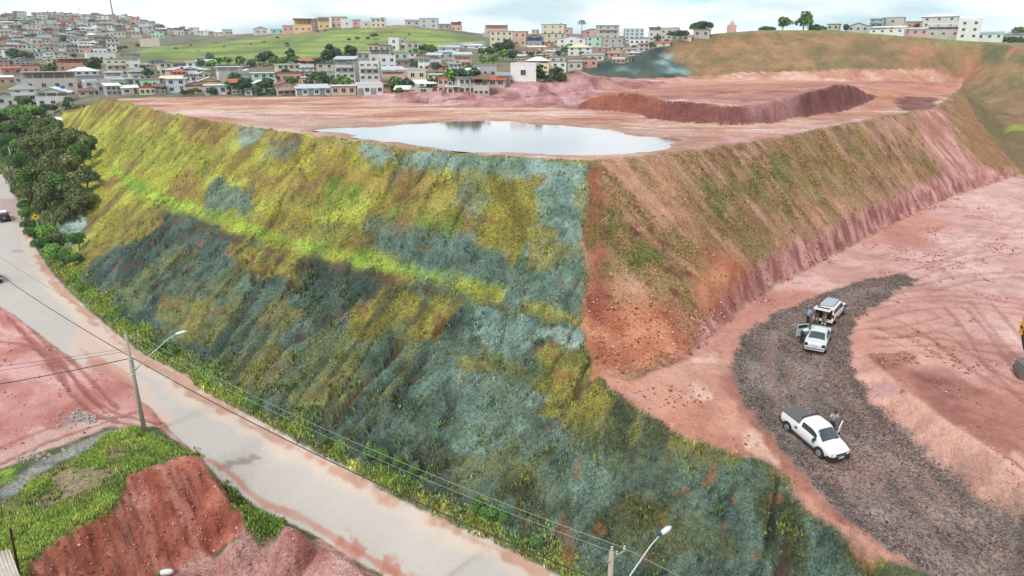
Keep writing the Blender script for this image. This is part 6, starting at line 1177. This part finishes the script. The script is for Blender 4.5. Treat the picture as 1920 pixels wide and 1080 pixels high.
wire(up(P4, 8.6, .9), up(P1, H1-.35, .9), .8, .012, wire_m, 'thin dark wire above the far part of the paved road', 'thin wires on the crossarms')
wire(up(P1, H1-2.1, 0, -.1), up(P5, 5.6), .8, .035, wire_m, 'thick black cable running left over the pink dirt lot')
wire(up(P1, H1-1.2, 0, -.1), up(P5, 7.8), .6, .014, wire_m, 'upper thin wire over the pink dirt lot', 'thin wires over the lot')
wire(up(P1, H1-1.45, 0, -.1), up(P5, 7.3), .6, .014, wire_m, 'lower thin wire over the pink dirt lot', 'thin wires over the lot')
wire(up(P2, 6.8, .2), up(P6, 6.8, .2), .7, .035, wire_m, 'black cable leaving the picture at the bottom edge')
wire(up(P2, 8.6, .9), up(P6, 8.6, .9), .9, .012, wire2, 'thin wire leaving the picture at the bottom right')
wire(up(P3_, 7, 0), up(P4, 6.8), .9, .03, wire_m, 'cable from the transformer pole down the road')
# warning sign
p = hit(74, 440); zz = gz(p.x, p.y); e_ = thing('warning_sign', (p.x, p.y, zz-.2), math.radians(30), 'yellow diamond warning sign on a grey post by the shrubs', 'road sign'); ob('post', MB().cyl((0, 0, 1.3), .05, 2.8, 8).mesh('post', lampm), e_)
pl = MB().box((0, 0, 0), (.78, .03, .78)); o = ob('sign_plate', pl.mesh('sign_plate', mat('sign yellow', S(236,182,30), .5, .03)), e_, (0, -.07, 2.95)); o.rotation_euler = (0, math.radians(45), 0); ob('symbol', MB().box((0, -.02, 0), (.34, .012, .13)).box((0, -.02, .08), (.16, .012, .16)).mesh('symbol', PLA), o).rotation_euler = (0, math.radians(-45), 0)
# bottom left: shed with corrugated roof, rusty post, bag, dead stalks
c4 = [PZ(-90, 1052, -26.8), PZ(18, 1030, -26.6), PZ(40, 1088, -27.1), PZ(-60, 1125, -27.3)]; SHED = c4[0].copy(); SHED.z = gz(c4[1].x, c4[1].y); n_c = 60; cr_ = MB(); V = []
for i in range(n_c+1):
    k = i/n_c; a_ = c4[0].lerp(c4[1], k)-SHED; b_ = c4[3].lerp(c4[2], k)-SHED; z = Vector((0, 0, .03*math.cos(i*math.pi/2))); V += [b_+z, a_+z]
cr_.add(V, [(2*i, 2*i+2, 2*i+3, 2*i+1) for i in range(n_c)]); e_ = thing('tin_shed', SHED, 0, 'grey corrugated shed roof at the bottom left corner', 'shed')
rfm = ob('roof', cr_.mesh('roof', mat('weathered fibre cement', S(196,184,170), .9, .22, 3, streak=.2), True), e_); sol = rfm.modifiers.new('thick', 'SOLIDIFY'); sol.thickness = .012
cc4 = sum(c4, Vector())/4; q4 = [cc4+(c-cc4)*.86-SHED for c in c4]; wb_ = MB(); wb_.add([(q.x, q.y, -1) for q in q4]+[(q.x, q.y, q.z-.08) for q in q4], [(0, 1, 5, 4), (1, 2, 6, 5), (2, 3, 7, 6), (3, 0, 4, 7), (4, 5, 6, 7)]); ob('wall', wb_.mesh('wall', wallm('grey')), e_)
p = hit(37, 1080); p1 = hit(200, 1075); q = Vector((p.x, p.y, p.z)); tp = ray(19, 990); L = .93; tp = tp*(q.y*L/tp.y)
o = ob('rusty_post', MB().box((0, 0, 0), (.13, .13, 1), top=(.9, .9)).mesh('rusty_post', mat('rust', S(92,62,46), .9, .2, 5)), None, (q+tp)/2); d = tp-q; o.rotation_euler = d.to_track_quat('Z', 'Y').to_euler(); o.scale = (1, 1, d.length); tag(o, 'tall leaning rusty post beside the corrugated shed roof', 'post')
p = hit(313, 1077); e_ = thing('sack', (p.x, p.y, p.z+.12), .3, 'white and green plastic sack lying on the dirt at the bottom edge', 'sack')
b = MB().tube([(-.42, 0, 0), (-.35, .02, .05), (-.1, 0, .08), (.2, -.03, .06), (.38, 0, .02), (.45, 0, 0)], [.06, .20, .23, .22, .15, .04], 10); ob('sack_body', b.mesh('sack_body', mat('white plastic', S(226,232,230), .5, .1, 8), True), e_); ob('green_end', MB().tube([(-.56, 0, .02), (-.46, 0, .03), (-.36, 0, .05)], [.05, .16, .21], 10).mesh('green_end', mat('green plastic', S(40,120,104), .5), True), e_)
for i, (u, v, hh, lb) in enumerate(((374, 856, 1.0, 'dry leafless stalk at the top corner of the red cut'), (88, 955, 1.2, 'dark thin stalk standing in the grass bank'))):
    p = hit(u, v); b = MB(); r5 = random.Random(i)
    for k in range(6): a = r5.random()*6.28; l_ = hh*(.5+.5*r5.random()); b.tube([(0, 0, -.1), (.12*math.cos(a), .12*math.sin(a), l_*.5), (.3*math.cos(a), .3*math.sin(a), l_)], [.02, .014, .008], 4); b.add([(.3*math.cos(a)-.06, .3*math.sin(a), l_), (.3*math.cos(a)+.06, .3*math.sin(a), l_), (.3*math.cos(a), .3*math.sin(a)+.02, l_+.14)], [(0, 1, 2)])
    tag(ob('dry_stalk', b.mesh('dry_stalk', mat('dry stalk', S(90,80,62), .9, .2)), None, (p.x, p.y, p.z)), lb, 'plant')
# rubble heap in the lot
p = hit(145, 785); rs = random.Random(4); b = MB()
for k in range(60):
    x, y = rs.gauss(0, 1.1), rs.gauss(0, .7); s_ = rs.uniform(.08, .3); b.box((x, y, gz(p.x+x, p.y+y)-p.z+s_*.3), (s_, s_*rs.uniform(.6, 1.3), s_*.7), rs.random()*3, (.7, .7))
tag(ob('rubble_heap', b.mesh('rubble_heap', mat('rubble', S(166,156,148), .95, .3, 4)), None, p), 'heap of grey rubble and broken concrete in the pink lot', 'rubble', kind='stuff')
p = hit(60, 855); b = MB()
for k in range(40):
    x, y = rs.gauss(0, .9), rs.gauss(0, .5); s_ = rs.uniform(.06, .25); b.box((x, y, gz(p.x+x, p.y+y)-p.z+s_*.3), (s_, s_*rs.uniform(.6, 1.3), s_*.7), rs.random()*3, (.7, .7))
tag(ob('rubble_heap', b.mesh('rubble_heap', mat('rubble', S(166,156,148), .95, .3, 4)), None, p), 'small scatter of broken bricks at the edge of the pink lot', 'rubble', kind='stuff')
# thin haze
hz, nt, bs = newmat('thin haze'); nt.nodes.remove(bs); pv = nt.nodes.new('ShaderNodeVolumePrincipled'); pv.inputs['Density'].default_value = .00016; pv.inputs['Color'].default_value = (.9, .93, .96, 1); pv.inputs['Anisotropy'].default_value = .2
nt.links.new(pv.outputs[0], nt.nodes['Material Output'].inputs['Volume'])
zmin, zmax = float(Z.min())-2, max(60.0, float(Z.max())+30)
o = ob('haze', MB().box((0, 0, (zmin+zmax)/2), (6000, 6000, zmax-zmin)).mesh('haze', hz)); o['kind'] = 'stuff'; o['label'] = 'thin pale haze over the valley'; o['category'] = 'haze'
